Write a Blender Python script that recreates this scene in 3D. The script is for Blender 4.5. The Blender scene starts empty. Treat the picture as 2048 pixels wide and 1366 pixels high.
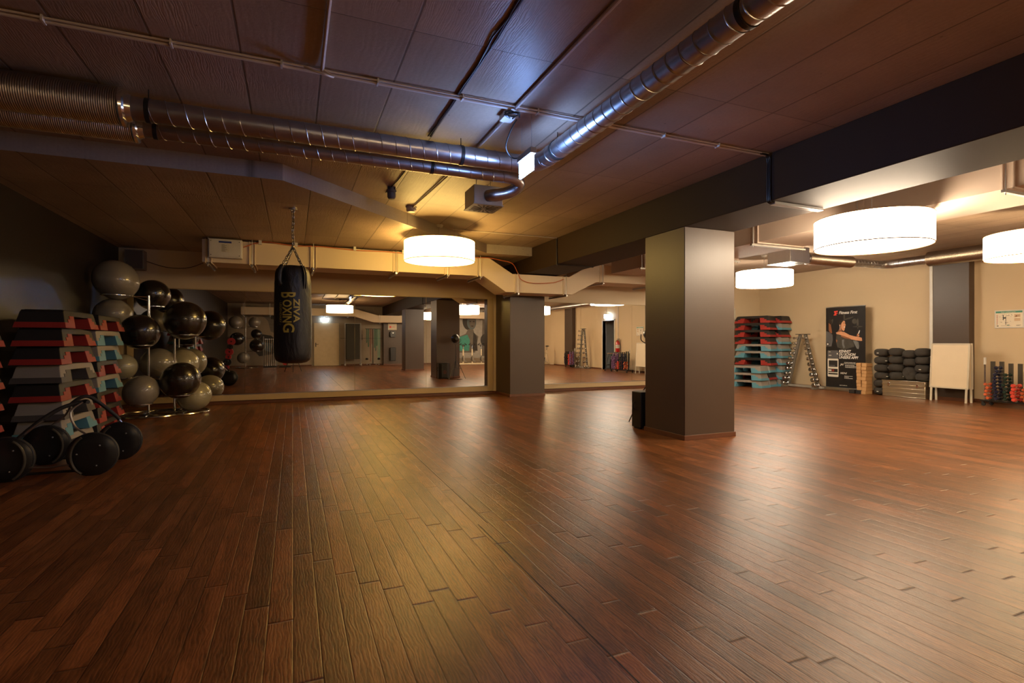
import bpy, math, random
from mathutils import Vector, Matrix
random.seed(7)
C = bpy.context.scene.collection
PI = math.pi
# ------------------------------------------------------------------ camera numbers (picture 2048 x 1366)
F, TH, CY, CAMH = 1050.0, 0.395, 684.77, 1.17
ST, CT = math.sin(TH), math.cos(TH)
YB, XL, XR, YR = 11.25, -2.85, 12.45, -5.5      # back wall, left wall, right wall, rear wall
ZC, ZL = 3.02, 2.85                             # ceiling, lowered slab
def W(px, py, d):
    """point seen at pixel (px,py) at camera depth d"""
    a = (px - 1024) / F
    return Vector((d * (ST + a * CT), d * (CT - a * ST), CAMH + (CY - py) * d / F))
def onX(px, X):      # Y on plane X=const under pixel column px
    a = (px - 1024) / F
    return X * (CT - a * ST) / (ST + a * CT)
def mX(px, Y):       # X of a thing at real Y seen in the mirror at px
    a = (px - 1024) / F
    return (2 * YB - Y) * (ST + a * CT) / (CT - a * ST)

# ------------------------------------------------------------------ mesh builder
class MB:
    def __init__(s):
        s.v, s.f, s.m = [], [], []
    def add(s, vs, fs, mi=0):
        o = len(s.v)
        s.v += [tuple(v) for v in vs]
        s.f += [tuple(i + o for i in f) for f in fs]
        s.m += [mi] * len(fs)
        return s
    def box(s, x0, x1, y0, y1, z0, z1, mi=0):
        return s.add([(x0, y0, z0), (x1, y0, z0), (x1, y1, z0), (x0, y1, z0), (x0, y0, z1), (x1, y0, z1), (x1, y1, z1), (x0, y1, z1)],
                     [(3, 2, 1, 0), (4, 5, 6, 7), (0, 1, 5, 4), (1, 2, 6, 5), (2, 3, 7, 6), (3, 0, 4, 7)], mi)
    def cbox(s, c, sx, sy, sz, mi=0):
        return s.box(c[0] - sx / 2, c[0] + sx / 2, c[1] - sy / 2, c[1] + sy / 2, c[2] - sz / 2, c[2] + sz / 2, mi)
    def tube(s, pts, r, n=10, closed=False, caps=True, mi=0):
        pts = [Vector(p) for p in pts]
        k = len(pts)
        rs = r if isinstance(r, (list, tuple)) else [r] * k
        up = None; vs = []; fs = []
        for i, p in enumerate(pts):
            if closed:
                t = pts[(i + 1) % k] - pts[i - 1]
            else:
                t = pts[min(i + 1, k - 1)] - pts[max(i - 1, 0)]
            t.normalize()
            if up is None:
                up = Vector((0, 0, 1)) if abs(t.z) < .9 else Vector((1, 0, 0))
            u = up - t * up.dot(t)
            if u.length < 1e-5: u = t.orthogonal()
            u.normalize(); w = t.cross(u); up = u
            for j in range(n):
                a = 2 * PI * j / n
                vs.append(p + (u * math.cos(a) + w * math.sin(a)) * rs[i])
        for i in range(k if closed else k - 1):
            a0, b0 = i * n, ((i + 1) % k) * n
            for j in range(n):
                j2 = (j + 1) % n
                fs.append((a0 + j, b0 + j, b0 + j2, a0 + j2))
        if caps and not closed:
            fs.append(tuple(range(n))); fs.append(tuple((k - 1) * n + j for j in reversed(range(n))))
        return s.add(vs, fs, mi)
    def cyl(s, p, q, r, n=20, r2=None, mi=0):
        return s.tube([p, q], [r, r if r2 is None else r2], n, mi=mi)
    def lathe(s, prof, n=32, c=(0, 0, 0), axis='z', mi=0, sx=1, sy=1, closed=False):
        """prof: (r, z) list"""
        vs, fs = [], []
        for r, z in prof:
            for j in range(n):
                a = 2 * PI * j / n
                x, y = r * math.cos(a) * sx, r * math.sin(a) * sy
                if axis == 'z': v = (c[0] + x, c[1] + y, c[2] + z)
                elif axis == 'x': v = (c[0] + z, c[1] + x, c[2] + y)
                else: v = (c[0] + y, c[1] + z, c[2] + x)
                vs.append(v)
        k = len(prof)
        for i in range(k - 1 if not closed else k):
            i2 = (i + 1) % k
            for j in range(n):
                j2 = (j + 1) % n
                fs.append((i * n + j, i * n + j2, i2 * n + j2, i2 * n + j))
        if not closed:
            if prof[0][0] > 1e-6: fs.append(tuple(reversed(range(n))))
            if prof[-1][0] > 1e-6: fs.append(tuple((k - 1) * n + j for j in range(n)))
        return s.add(vs, fs, mi)
    def torus(s, c, R, r, n=32, m=8, axis='z', mi=0):
        pts = []
        for i in range(n):
            a = 2 * PI * i / n
            u, v = R * math.cos(a), R * math.sin(a)
            pts.append({'z': (c[0] + u, c[1] + v, c[2]), 'x': (c[0], c[1] + u, c[2] + v), 'y': (c[0] + u, c[1], c[2] + v)}[axis])
        return s.tube(pts, r, m, closed=True, mi=mi)
    def sphere(s, c, r, n=24, m=14, sx=1, sy=1, sz=1, mi=0):
        prof = []
        for i in range(m + 1):
            t = -PI / 2 + PI * i / m
            prof.append((max(r * math.cos(t), 1e-5), r * math.sin(t) * sz))
        return s.lathe(prof, n, c, 'z', mi, sx, sy)
    def prism(s, poly, a0, a1, plane='xz', mi=0, hw=None):
        """polygon in plane, extruded along the third axis a0..a1; hw(z) optional half width"""
        n = len(poly); vs = []
        for side in (0, 1):
            for (u, v) in poly:
                w = (a0 if side == 0 else a1)
                if hw: w = hw(v) * (-1 if side == 0 else 1)
                vs.append({'xz': (u, w, v), 'xy': (u, v, w), 'yz': (w, u, v)}[plane])
        fs = [tuple(range(n)), tuple(reversed(range(n, 2 * n)))]
        for i in range(n):
            j = (i + 1) % n
            fs.append((i, i + n, j + n, j))
        return s.add(vs, fs, mi)
    def xf(s, M, start=0):
        for i in range(start, len(s.v)):
            s.v[i] = tuple(M @ Vector(s.v[i]))
        return s
    def build(s, name, mat, parent=None, bevel=0, smooth=35, loc=None):
        me = bpy.data.meshes.new(name)
        me.from_pydata(s.v, [], s.f)
        mats = mat if isinstance(mat, (list, tuple)) else [mat]
        for m in mats: me.materials.append(m)
        if len(mats) > 1: me.polygons.foreach_set('material_index', s.m)
        import bmesh
        bm = bmesh.new(); bm.from_mesh(me)
        bmesh.ops.recalc_face_normals(bm, faces=bm.faces)
        bm.to_mesh(me); bm.free()
        if smooth:
            me.polygons.foreach_set('use_smooth', [True] * len(me.polygons))
            me.set_sharp_from_angle(angle=math.radians(smooth))
        me.update()
        o = bpy.data.objects.new(name, me); C.objects.link(o)
        if parent is not None: o.parent = parent
        if loc is not None: o.location = loc
        if bevel:
            b = o.modifiers.new('bevel', 'BEVEL'); b.width = bevel; b.segments = 2; b.limit_method = 'ANGLE'
            b.angle_limit = math.radians(40)
        return o

def tag(o, label=None, cat=None, group=None, kind=None):
    if label: o['label'] = label
    if cat: o['category'] = cat
    if group: o['group'] = group
    if kind: o['kind'] = kind
    return o
def thing(name, label, cat, loc=(0, 0, 0), rz=0, group=None, kind=None):
    o = bpy.data.objects.new(name, None); C.objects.link(o)
    o.location = loc; o.rotation_euler = (0, 0, rz); o.empty_display_size = .1
    return tag(o, label, cat, group, kind)
def struct(o, label=None): return tag(o, label, None, None, 'structure')
def dup(root, loc, rz=None, label=None, group=None, rot=None):
    r = root.copy(); C.objects.link(r); r.location = loc
    if rz is not None: r.rotation_euler = (0, 0, rz)
    if rot is not None: r.rotation_euler = rot
    if label: r['label'] = label
    if group: r['group'] = group
    for ch in list(root.children):
        c = ch.copy(); C.objects.link(c); c.parent = r
        for g in list(ch.children):
            d = g.copy(); C.objects.link(d); d.parent = c
    return r
ORD = ['topmost', 'second', 'third', 'fourth', 'fifth', 'sixth', 'seventh', 'eighth', 'ninth', 'tenth', 'eleventh', 'twelfth']
def from_top(i, n):
    if i == n - 1: return 'bottom one'
    return 'topmost one' if i == 0 else ORD[i] + ' from the top'

# ------------------------------------------------------------------ materials
def srgb(r, g, b):
    return tuple(((c / 255) / 12.92 if c / 255 <= .04045 else ((c / 255 + .055) / 1.055) ** 2.4) for c in (r, g, b))
class N:
    def __init__(s, name):
        s.mat = bpy.data.materials.new(name); s.mat.use_nodes = True
        s.t = s.mat.node_tree; s.bs = s.t.nodes['Principled BSDF']
    def n(s, typ, **kw):
        nd = s.t.nodes.new(typ)
        for k, v in kw.items():
            if k in nd.inputs.keys(): nd.inputs[k].default_value = v
            else: setattr(nd, k, v)
        return nd
    def l(s, a, b): s.t.links.new(a, b)
    def math(s, op, a, b=None, c=None):
        nd = s.t.nodes.new('ShaderNodeMath'); nd.operation = op
        for i, x in enumerate((a, b, c)):
            if x is None: continue
            if hasattr(x, 'default_value'): s.l(x, nd.inputs[i])
            else: nd.inputs[i].default_value = x
        return nd.outputs[0]
    def mix(s, fac, a, b, blend='MIX'):
        nd = s.t.nodes.new('ShaderNodeMix'); nd.data_type = 'RGBA'; nd.blend_type = blend
        for i, x in ((0, fac), (6, a), (7, b)):
            if hasattr(x, 'default_value'): s.l(x, nd.inputs[i])
            else: nd.inputs[i].default_value = x if i == 0 else (*x, 1)
        return nd.outputs[2]
    def ramp(s, fac, stops):
        nd = s.t.nodes.new('ShaderNodeValToRGB'); e = nd.color_ramp.elements
        while len(e) > 1: e.remove(e[-1])
        for i, (p, c) in enumerate(stops):
            el = e[0] if i == 0 else e.new(p)
            el.position = p; el.color = (*c, 1) if len(c) == 3 else c
        s.l(fac, nd.inputs[0]); return nd.outputs[0]
    def obj(s, scale=(1, 1, 1)):
        tc = s.t.nodes.new('ShaderNodeTexCoord'); mp = s.t.nodes.new('ShaderNodeMapping')
        mp.inputs['Scale'].default_value = scale
        s.l(tc.outputs['Object'], mp.inputs[0]); return mp.outputs[0]
    def noise(s, vec, scale, detail=3, rough=.5, dist=0):
        nd = s.n('ShaderNodeTexNoise', Scale=scale, Detail=detail, Roughness=rough, Distortion=dist)
        s.l(vec, nd.inputs['Vector']); return nd.outputs[0]
    def bump(s, h, strength, dist=.01, prev=None):
        nd = s.t.nodes.new('ShaderNodeBump'); nd.inputs['Strength'].default_value = strength
        nd.inputs['Distance'].default_value = dist; s.l(h, nd.inputs['Height'])
        if prev is not None: s.l(prev, nd.inputs['Normal'])
        return nd.outputs[0]
    def set(s, **kw):
        for k, v in kw.items():
            k = k.replace('_', ' ')
            i = s.bs.inputs[k]
            if hasattr(v, 'default_value'): s.l(v, i)
            else: i.default_value = (*v, 1) if isinstance(v, tuple) and len(v) == 3 else v
        return s.mat
_mc = {}
def M(name, col=None, rough=.5, metal=0, var=.12, scale=6, bump=0, bscale=60, coat=0, spec=.5):
    if name in _mc: return _mc[name]
    n = N(name); v = n.obj()
    nz = n.noise(v, scale, 4)
    lo = tuple(c * (1 - var) for c in col); hi = tuple(min(1, c * (1 + var)) for c in col)
    n.set(Base_Color=n.mix(nz, lo, hi), Metallic=float(metal), Roughness=n.math('MULTIPLY_ADD', nz, .12, rough - .06), Specular_IOR_Level=float(spec))
    if coat: n.set(Coat_Weight=float(coat), Coat_Roughness=.12)
    if bump:
        n.l(n.bump(n.noise(v, bscale, 2), bump, .004), n.bs.inputs['Normal'])
    _mc[name] = n.mat; return n.mat

# floor: narrow stained planks running along Y, stepped end joints
def floor_mat():
    n = N('plank_floor'); tc = n.t.nodes.new('ShaderNodeTexCoord')
    sp = n.t.nodes.new('ShaderNodeSeparateXYZ'); n.l(tc.outputs['Object'], sp.inputs[0])
    x, y = sp.outputs[0], sp.outputs[1]
    PW, PL = .098, 1.18
    u = n.math('DIVIDE', x, PW); row = n.math('FLOOR', u); fu = n.math('FRACT', u)
    wn = n.n('ShaderNodeTexWhiteNoise', noise_dimensions='1D'); n.l(row, wn.inputs['W'])
    grp = n.math('FLOOR', n.math('DIVIDE', row, 6)); wg = n.n('ShaderNodeTexWhiteNoise', noise_dimensions='1D'); n.l(grp, wg.inputs['W'])
    off = n.math('ADD', n.math('MULTIPLY', row, .135), n.math('MULTIPLY', wg.outputs[0], .55))
    off = n.math('ADD', off, n.math('MULTIPLY', wn.outputs[0], .06))
    v = n.math('ADD', n.math('DIVIDE', y, PL), off); cell = n.math('FLOOR', v); fv = n.math('FRACT', v)
    cb = n.t.nodes.new('ShaderNodeCombineXYZ'); n.l(row, cb.inputs[0]); n.l(cell, cb.inputs[1])
    w2 = n.n('ShaderNodeTexWhiteNoise', noise_dimensions='3D'); n.l(cb.outputs[0], w2.inputs['Vector'])
    rnd = w2.outputs[0]
    # edges
    eu = n.math('MINIMUM', fu, n.math('SUBTRACT', 1, fu)); ev = n.math('MINIMUM', fv, n.math('SUBTRACT', 1, fv))
    gu = n.math('SMOOTH_MIN', n.math('DIVIDE', eu, .04), 1, .2); gv = n.math('SMOOTH_MIN', n.math('DIVIDE', ev, .0045), 1, .2)
    edge = n.math('MULTIPLY', gu, gv)
    # long seams in the floor covering
    # grain coordinates
    cg = n.t.nodes.new('ShaderNodeCombineXYZ')
    n.l(n.math('ADD', x, n.math('MULTIPLY', rnd, 7.3)), cg.inputs[0]); n.l(n.math('MULTIPLY', n.math('ADD', y, n.math('MULTIPLY', rnd, 31.0)), .07), cg.inputs[1])
    g1 = n.noise(cg.outputs[0], 130, 6, .75, .5)
    cg2 = n.t.nodes.new('ShaderNodeCombineXYZ')
    n.l(n.math('ADD', x, n.math('MULTIPLY', rnd, 3.1)), cg2.inputs[0]); n.l(n.math('MULTIPLY', n.math('ADD', y, n.math('MULTIPLY', rnd, 17.0)), .28), cg2.inputs[1])
    g2 = n.noise(cg2.outputs[0], 9, 4, .6, .8)
    wv = n.n('ShaderNodeTexWave', Scale=22.0, Distortion=11.0, Detail=3.0); wv.inputs['Detail Scale'].default_value = 1.2
    n.l(cg2.outputs[0], wv.inputs['Vector'])
    base = n.ramp(n.math('ADD', n.math('MULTIPLY', g1, .55), n.math('MULTIPLY', g2, .5)),
                  [(.33, (.014, .0048, .0020)), (.45, (.105, .036, .012)), (.55, (.240, .085, .027)), (.70, (.42, .165, .055))])
    base = n.mix(.36, base, n.ramp(wv.outputs['Fac'], [(0, (.045, .018, .008)), (1, (.30, .110, .036))]))
    tint = n.ramp(rnd, [(0, (.62, .60, .58)), (.5, (.95, .92, .90)), (1, (1.35, 1.22, 1.12))])
    base = n.mix(1.0, base, tint, 'MULTIPLY')
    base = n.mix(n.math('MULTIPLY', n.math('SUBTRACT', 1, edge), .66), base, (.008, .004, .002))
    rough = n.math('ADD', .21, n.math('MULTIPLY', g1, .26))
    h = n.math('ADD', n.math('MULTIPLY', edge, .75), n.math('MULTIPLY', g1, 1.0))
    # each plank tips a hair
    h = n.math('ADD', h, n.math('MULTIPLY', n.math('MULTIPLY', n.math('SUBTRACT', rnd, .5), fu), .8))
    b = n.bump(h, .38, .0030)
    b = n.bump(wv.outputs['Fac'], .16, .0015, b)
    jv = n.math('SMOOTH_MIN', n.math('DIVIDE', ev, .009), 1, .4)
    b = n.bump(jv, .5, .0045, b)
    ju = n.math('SMOOTH_MIN', n.math('DIVIDE', eu, .12), 1, .4)
    b = n.bump(ju, .16, .002, b)
    n.set(Base_Color=base, Roughness=rough, Specular_IOR_Level=.5, Specular_Tint=(1.0, .80, .60)); n.l(b, n.bs.inputs['Normal'])
    n.set(Coat_Weight=.06, Coat_Roughness=.30)
    return n.mat

def concrete(name, c1, c2, PX=.485, PY=1.9, oy=.7, ox=.31, seam=.8):
    n = N(name); tc = n.t.nodes.new('ShaderNodeTexCoord')
    sp = n.t.nodes.new('ShaderNodeSeparateXYZ'); n.l(tc.outputs['Object'], sp.inputs[0])
    x, y = sp.outputs[0], sp.outputs[1]
    u = n.math('DIVIDE', n.math('ADD', x, ox), PX); row = n.math('FLOOR', u); fu = n.math('FRACT', u)
    v = n.math('DIVIDE', n.math('ADD', y, oy), PY); cell = n.math('FLOOR', v); fv = n.math('FRACT', v)
    cb = n.t.nodes.new('ShaderNodeCombineXYZ'); n.l(row, cb.inputs[0]); n.l(cell, cb.inputs[1])
    w2 = n.n('ShaderNodeTexWhiteNoise', noise_dimensions='3D'); n.l(cb.outputs[0], w2.inputs['Vector']); rnd = w2.outputs[0]
    wob = n.noise(tc.outputs['Object'], 6, 2)
    eu = n.math('ABSOLUTE', n.math('SUBTRACT', n.math('MINIMUM', fu, n.math('SUBTRACT', 1, fu)), n.math('MULTIPLY', wob, .008)))
    ev = n.math('MINIMUM', fv, n.math('SUBTRACT', 1, fv))
    gu = n.math('MINIMUM', n.math('DIVIDE', eu, .016), 1); gv = n.math('MINIMUM', n.math('DIVIDE', ev, .003), 1)
    edge = n.math('MULTIPLY', gu, gv)
    cg = n.t.nodes.new('ShaderNodeCombineXYZ')
    n.l(n.math('ADD', x, n.math('MULTIPLY', rnd, 5)), cg.inputs[0]); n.l(n.math('MULTIPLY', n.math('ADD', y, n.math('MULTIPLY', rnd, 9)), .22), cg.inputs[1])
    wv = n.n('ShaderNodeTexWave', Scale=6.0, Distortion=14.0, Detail=3.0); wv.inputs['Detail Scale'].default_value = .9
    n.l(cg.outputs[0], wv.inputs['Vector'])
    st = n.noise(tc.outputs['Object'], 1.3, 5, .6); fine = n.noise(tc.outputs['Object'], 45, 3, .6)
    base = n.mix(n.math('MULTIPLY_ADD', st, 1.2, -.1), c1, c2)
    base = n.mix(n.math('MULTIPLY', wv.outputs['Fac'], .07), base, c2)
    base = n.mix(n.math('MULTIPLY', fine, .35), base, tuple(c * .45 for c in c1))
    pat = n.ramp(n.noise(tc.outputs['Object'], .8, 3, .5), [(.5, (0, 0, 0)), (.64, (1, 1, 1))])
    wv2 = n.n('ShaderNodeTexWave', Scale=20.0, Distortion=16.0, Detail=3.0); wv2.inputs['Detail Scale'].default_value = .8
    n.l(cg.outputs[0], wv2.inputs['Vector'])
    base = n.mix(n.math('MULTIPLY', n.math('MULTIPLY', wv2.outputs['Fac'], pat), .35), base, tuple(min(1, c * 1.25) for c in c2))
    base = n.mix(1.0, base, n.ramp(rnd, [(0, (.88, .88, .88)), (1, (1.1, 1.1, 1.1))]), 'MULTIPLY')
    vo = n.n('ShaderNodeTexVoronoi', Scale=5.0, feature='F1'); n.l(tc.outputs['Object'], vo.inputs['Vector'])
    spot = n.math('GREATER_THAN', vo.outputs['Distance'], .045)
    base = n.mix(n.math('MULTIPLY', n.math('SUBTRACT', 1, spot), .6), base, tuple(c * .3 for c in c1))
    base = n.mix(n.math('MULTIPLY', n.math('SUBTRACT', 1, edge), seam), base, tuple(c * .18 for c in c1))
    h = n.math('ADD', n.math('MULTIPLY', edge, .3), n.math('ADD', n.math('MULTIPLY', fine, .25), n.math('MULTIPLY', wv.outputs['Fac'], .08)))
    n.set(Base_Color=base, Roughness=.48, Specular_IOR_Level=.45); n.l(n.bump(n.math('ADD', h, n.math('MULTIPLY', n.math('MULTIPLY', wv2.outputs['Fac'], pat), .25)), .6, .006), n.bs.inputs['Normal'])
    return n.mat
def paint(name, col, rough=.5, grain=.25, var=.06, spec=.5):
    n = N(name); v = n.obj((1, 1, 1))
    a = n.noise(v, 1.1, 4); v2 = n.obj((90, 90, 14)); fib = n.noise(v2, 3, 3, .6)
    base = n.mix(a, tuple(c * (1 - var) for c in col), tuple(c * (1 + var) for c in col))
    n.set(Base_Color=base, Roughness=n.math('MULTIPLY_ADD', fib, .14, rough - .07), Specular_IOR_Level=float(spec))
    n.l(n.bump(fib, grain, .0015), n.bs.inputs['Normal']); return n.mat
def emis(name, col, strength, base=(.9, .9, .9)):
    n = N(name); nz = n.noise(n.obj((1, 1, 1)), 30, 2)
    n.set(Base_Color=base, Roughness=.6, Emission_Color=col, Emission_Strength=n.math('MULTIPLY_ADD', nz, strength * .06, strength * .97)); return n.mat
def metal(name, col, rough, bscale=(1, 1, 1), b=.1):
    n = N(name); v = n.obj(bscale); nz = n.noise(v, 12, 4, .6)
    n.set(Base_Color=n.mix(nz, tuple(c * .8 for c in col), col), Metallic=1.0, Roughness=n.math('MULTIPLY_ADD', nz, .18, rough - .09))
    n.l(n.bump(nz, b, .002), n.bs.inputs['Normal']); return n.mat
def woodtrim(name, c1, c2, rough=.4):
    n = N(name); v = n.obj((1.5, 1.5, 25)); g = n.noise(v, 4, 5, .65, 1.2)
    n.set(Base_Color=n.mix(g, c1, c2), Roughness=rough); return n.mat
def ballmat(name, col, rough):
    n = N(name); tc = n.t.nodes.new('ShaderNodeTexCoord')
    wv = n.n('ShaderNodeTexWave', Scale=22.0, Distortion=.4, Detail=1.0, bands_direction='Z'); n.l(tc.outputs['Object'], wv.inputs['Vector'])
    nz = n.noise(tc.outputs['Object'], 5, 3)
    n.set(Base_Color=n.mix(nz, tuple(c * .85 for c in col), tuple(c * 1.1 for c in col)), Roughness=n.math('MULTIPLY_ADD', nz, .12, rough - .06), Specular_IOR_Level=.55, Coat_Weight=.9, Coat_Roughness=.09)
    n.l(n.bump(wv.outputs['Fac'], .25, .003), n.bs.inputs['Normal']); return n.mat

m_floor = floor_mat()
m_ceil = concrete('formwork_concrete', (.30, .22, .16), (.52, .385, .285))
m_soff = concrete('cut_concrete', (.36, .31, .27), (.50, .44, .38), 3.0, 2.6, .3, .4, .6)
m_rear = concrete('wall_concrete', (.30, .24, .17), (.42, .34, .25), 40, 40, 3, 3, .3)
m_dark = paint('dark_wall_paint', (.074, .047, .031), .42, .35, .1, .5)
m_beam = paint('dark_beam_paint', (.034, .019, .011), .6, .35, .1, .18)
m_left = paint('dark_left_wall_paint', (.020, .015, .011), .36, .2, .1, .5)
m_beige = paint('beige_wall_paint', (.61, .475, .305), .6, .3, .05, .3)
m_frame = paint('mirror_surround_paint', (.50, .37, .20), .5, .2, .05, .4)
m_base = woodtrim('baseboard_wood', (.07, .022, .010), (.20, .075, .032))
m_duct = paint('duct_board', (.70, .58, .42), .55, .1, .06, .4)
m_ductd = paint('duct_board_pinkish', (.52, .42, .34), .55, .1, .06, .4)
m_galv = metal('galvanised_steel', (.55, .54, .55), .34)
m_foil = metal('flexible_aluminium', (.42, .37, .33), .34)
m_steel = metal('brushed_steel', (.5, .5, .5), .35)
m_chrome = metal('chrome', (.75, .75, .75), .16, b=.02)
m_alu = metal('aluminium_case_sheet', (.62, .55, .42), .38, (1, 1, 20), .2)
m_black = M('black_plastic', (.012, .012, .012), .4)
m_blackm = M('black_enamel', (.016, .015, .014), .3)
m_rubber = M('black_rubber', (.018, .016, .015), .65, bump=.2)
m_white = M('white_plastic', (.62, .60, .55), .45)
m_pipe = M('grey_pvc_conduit', (.62, .55, .50), .5)
m_dkcable = M('dark_cable', (.03, .016, .014), .55)
m_orange = M('orange_cable', (.55, .14, .04), .5)
m_mirror = None
def mirror_mat():
    n = N('silvered_mirror'); nz = n.noise(n.obj(), .6, 2)
    n.set(Base_Color=n.mix(nz, (.80, .79, .76), (.84, .83, .80)), Metallic=1.0, Roughness=.004); return n.mat
m_mirror = mirror_mat()

LAMPS = []
# ------------------------------------------------------------------ setting
def sbox(name, m, x0, x1, y0, y1, z0, z1, bevel=0, label=None):
    o = MB().box(x0, x1, y0, y1, z0, z1).build(name, m, bevel=bevel, smooth=0)
    return struct(o, label)
sbox('floor', m_floor, XL - .2, XR + 2.2, YR - .2, YB + .2, -.1, 0)
sbox('ceiling', m_ceil, XL - .2, XR + 2.2, YR - .2, YB + .2, ZC, ZC + .15)
low = MB().prism([(XL, 5.94), (-.1, 5.94), (3.36, 9.30), (4.30, 9.30), (4.30, YB), (XL, YB)], ZL, ZC, 'xy')
# side faces of the slab use the cut concrete
for i in range(2, len(low.f)): low.m[i] = 1
struct(low.build('ceiling_slab', [m_ceil, m_soff], smooth=0), 'lowered concrete ceiling slab with a pale stepped edge')
sbox('wall_back', m_beige, XL - .15, XR + .15, YB, YB + .15, 0, ZC)
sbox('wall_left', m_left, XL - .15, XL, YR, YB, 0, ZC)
sbox('wall_rear', m_rear, XL - .15, XR + .15, YR - .15, YR, 0, ZC)
w = MB(); D0, D1 = 2.85, 3.75
w.box(XR, XR + .15, YR, D0, 0, ZC).box(XR, XR + .15, D1, YB, 0, ZC).box(XR, XR + .15, D0, D1, 2.1, ZC)
struct(w.build('wall_right', m_beige, smooth=0))
# seam lines in the floor covering
# beam and columns
XB, XB2, ZB = 4.305, 5.085, 2.553
struct(MB().box(XB, XB2, YR, YB, ZB, ZC).build('ceiling_beam', m_beam, bevel=.006), 'long dark painted beam across the ceiling')
def column(x0, x1, y0, y1, label, top=ZB, base=True):
    t = thing('column', label, None, (0, 0, 0), kind='structure')
    MB().box(x0, x1, y0, y1, 0, top).build('shaft', m_dark, t, bevel=.006)
    e = .012
    MB().box(x0 - e, x1 + e, y0 - e, y1 + e, 0, .058).build('skirting', m_base, t, bevel=.003)
    return t
column(XB, XB2, 4.98, 5.74, 'large square dark column standing in the middle of the floor')
column(XB, XB2, -.15, .60, 'square dark column behind the viewer, seen in the mirror')
column(4.29, 5.115, 10.40, YB - .002, 'dark pillar standing against the back wall between the two mirrors')
t = thing('column', 'dark pillar on the rear wall with paper notice, seen in the mirror', None, kind='structure')
MB().box(4.32, 5.30, YR, YR + .28, 0, ZB).build('shaft', m_dark, t, bevel=.006)
MB().box(4.31, 5.31, YR, YR + .292, 0, .058).build('skirting', m_base, t)
for (a, b, lab) in ((6.07, 6.70, 'dark pillar on the right wall behind the white board'), (-.30, .45, 'dark pillar further along the right wall, seen in the mirror')):
    t = thing('column', lab, None, kind='structure')
    MB().box(12.27, XR, a, b, 0, ZC).build('shaft', m_dark, t, bevel=.004)
    MB().box(12.258, XR, a - .012, b + .005, 0, .06).build('skirting', m_base, t)
sbox('trim_1', m_white, 12.262, XR, 6.705, 6.765, 0, ZC, .004, 'pale vertical strip beside the dark wall pillar')
# baseboards
sbox('baseboard_back', m_base, XL, XR, YB - .014, YB, 0, .062, .003)
sbox('baseboard_left', m_base, XL, XL + .014, YR, YB - .014, 0, .062, .003)
b = MB().box(XR - .014, XR, YR, -.32, 0, .06).box(XR - .014, XR, .47, D0, 0, .06).box(XR - .014, XR, D1, 6.05, 0, .06).box(XR - .014, XR, 6.77, YB - .014, 0, .06)
struct(b.build('baseboard_right', m_base))
b = MB().box(XL + .014, .85, YR, YR + .014, 0, .06).box(2.25, 4.3, YR, YR + .014, 0, .06).box(5.32, XR, YR, YR + .014, 0, .06)
struct(b.build('baseboard_rear', m_base))
sbox('trim_2', M('floor_seam_filler', (.012, .006, .004), .6), 1.160, 1.165, 3.2, 9.9, -.001, .0012, 0, 'thin dark seam running along the wooden floor')
sbox('trim_3', M('floor_seam_filler'), 1.095, 1.100, .2, 3.2, -.001, .0012, 0, 'near piece of the thin dark floor seam')
# storeroom behind the doorway
s = MB().box(XR + .15, XR + 2.1, D0 - .75, D0 - .7, 0, ZC).box(XR + .15, XR + 2.1, D1 + .7, D1 + .75, 0, ZC).box(XR + 2.1, XR + 2.15, D0 - .75, D1 + .75, 0, ZC)
struct(s.build('wall_storeroom', m_white, smooth=0))
# door frame
fr = MB().box(XR - .02, XR + .17, D0 - .05, D0, 0, 2.15).box(XR - .02, XR + .17, D1, D1 + .05, 0, 2.15).box(XR - .02, XR + .17, D0 - .05, D1 + .05, 2.1, 2.15)
struct(fr.build('door_2', m_white), 'open doorway with pale frame in the right wall')
# mirrors
def mirror(name, label, x0, x1, z0, z1, joints, fl, frr, ft, fb):
    t = thing(name, label, 'mirror', (0, 0, 0))
    js = [x0] + joints + [x1]
    for a, b in zip(js, js[1:]):
        MB().box(a + .0025, b - .0025, YB - .032, YB - .012, z0, z1).build('glass_panel', m_mirror, t, smooth=0)
    f = MB().box(x0 - fl, x1 + frr, YB - .012, YB - .0005, z0 - fb, z1 + ft)
    f.box(x0 - fl, x0 - .004, YB - .04, YB - .012, z0 - fb, z1 + ft)
    if frr: f.box(x1 + .004, x1 + frr, YB - .04, YB - .012, z0 - fb, z1 + ft)
    f.box(x0 - .004, x1 + .004, YB - .04, YB - .012, z0 - fb, z0 - .004)
    if ft: f.box(x0 - .004, x1 + .004, YB - .04, YB - .012, z1 + .004, z1 + ft)
    f.build('surround', m_frame, t, bevel=.003)
    MB().box(x0, x1, YB - .045, YB - .012, z0 - .014, z0 - .002).build('lower_rail', m_steel, t)
    return t
mirror('wall_mirror', 'long wall mirror behind the punching bag', -2.62, 4.07, .19, 2.145, [-.85, 1.17, 2.66], .1, .14, .02, .125)
mirror('wall_mirror', 'wall mirror between the pillar and the large column', 5.15, 9.6, .185, 2.12, [6.5, 8.0], .02, .1, .02, .12)

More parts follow.
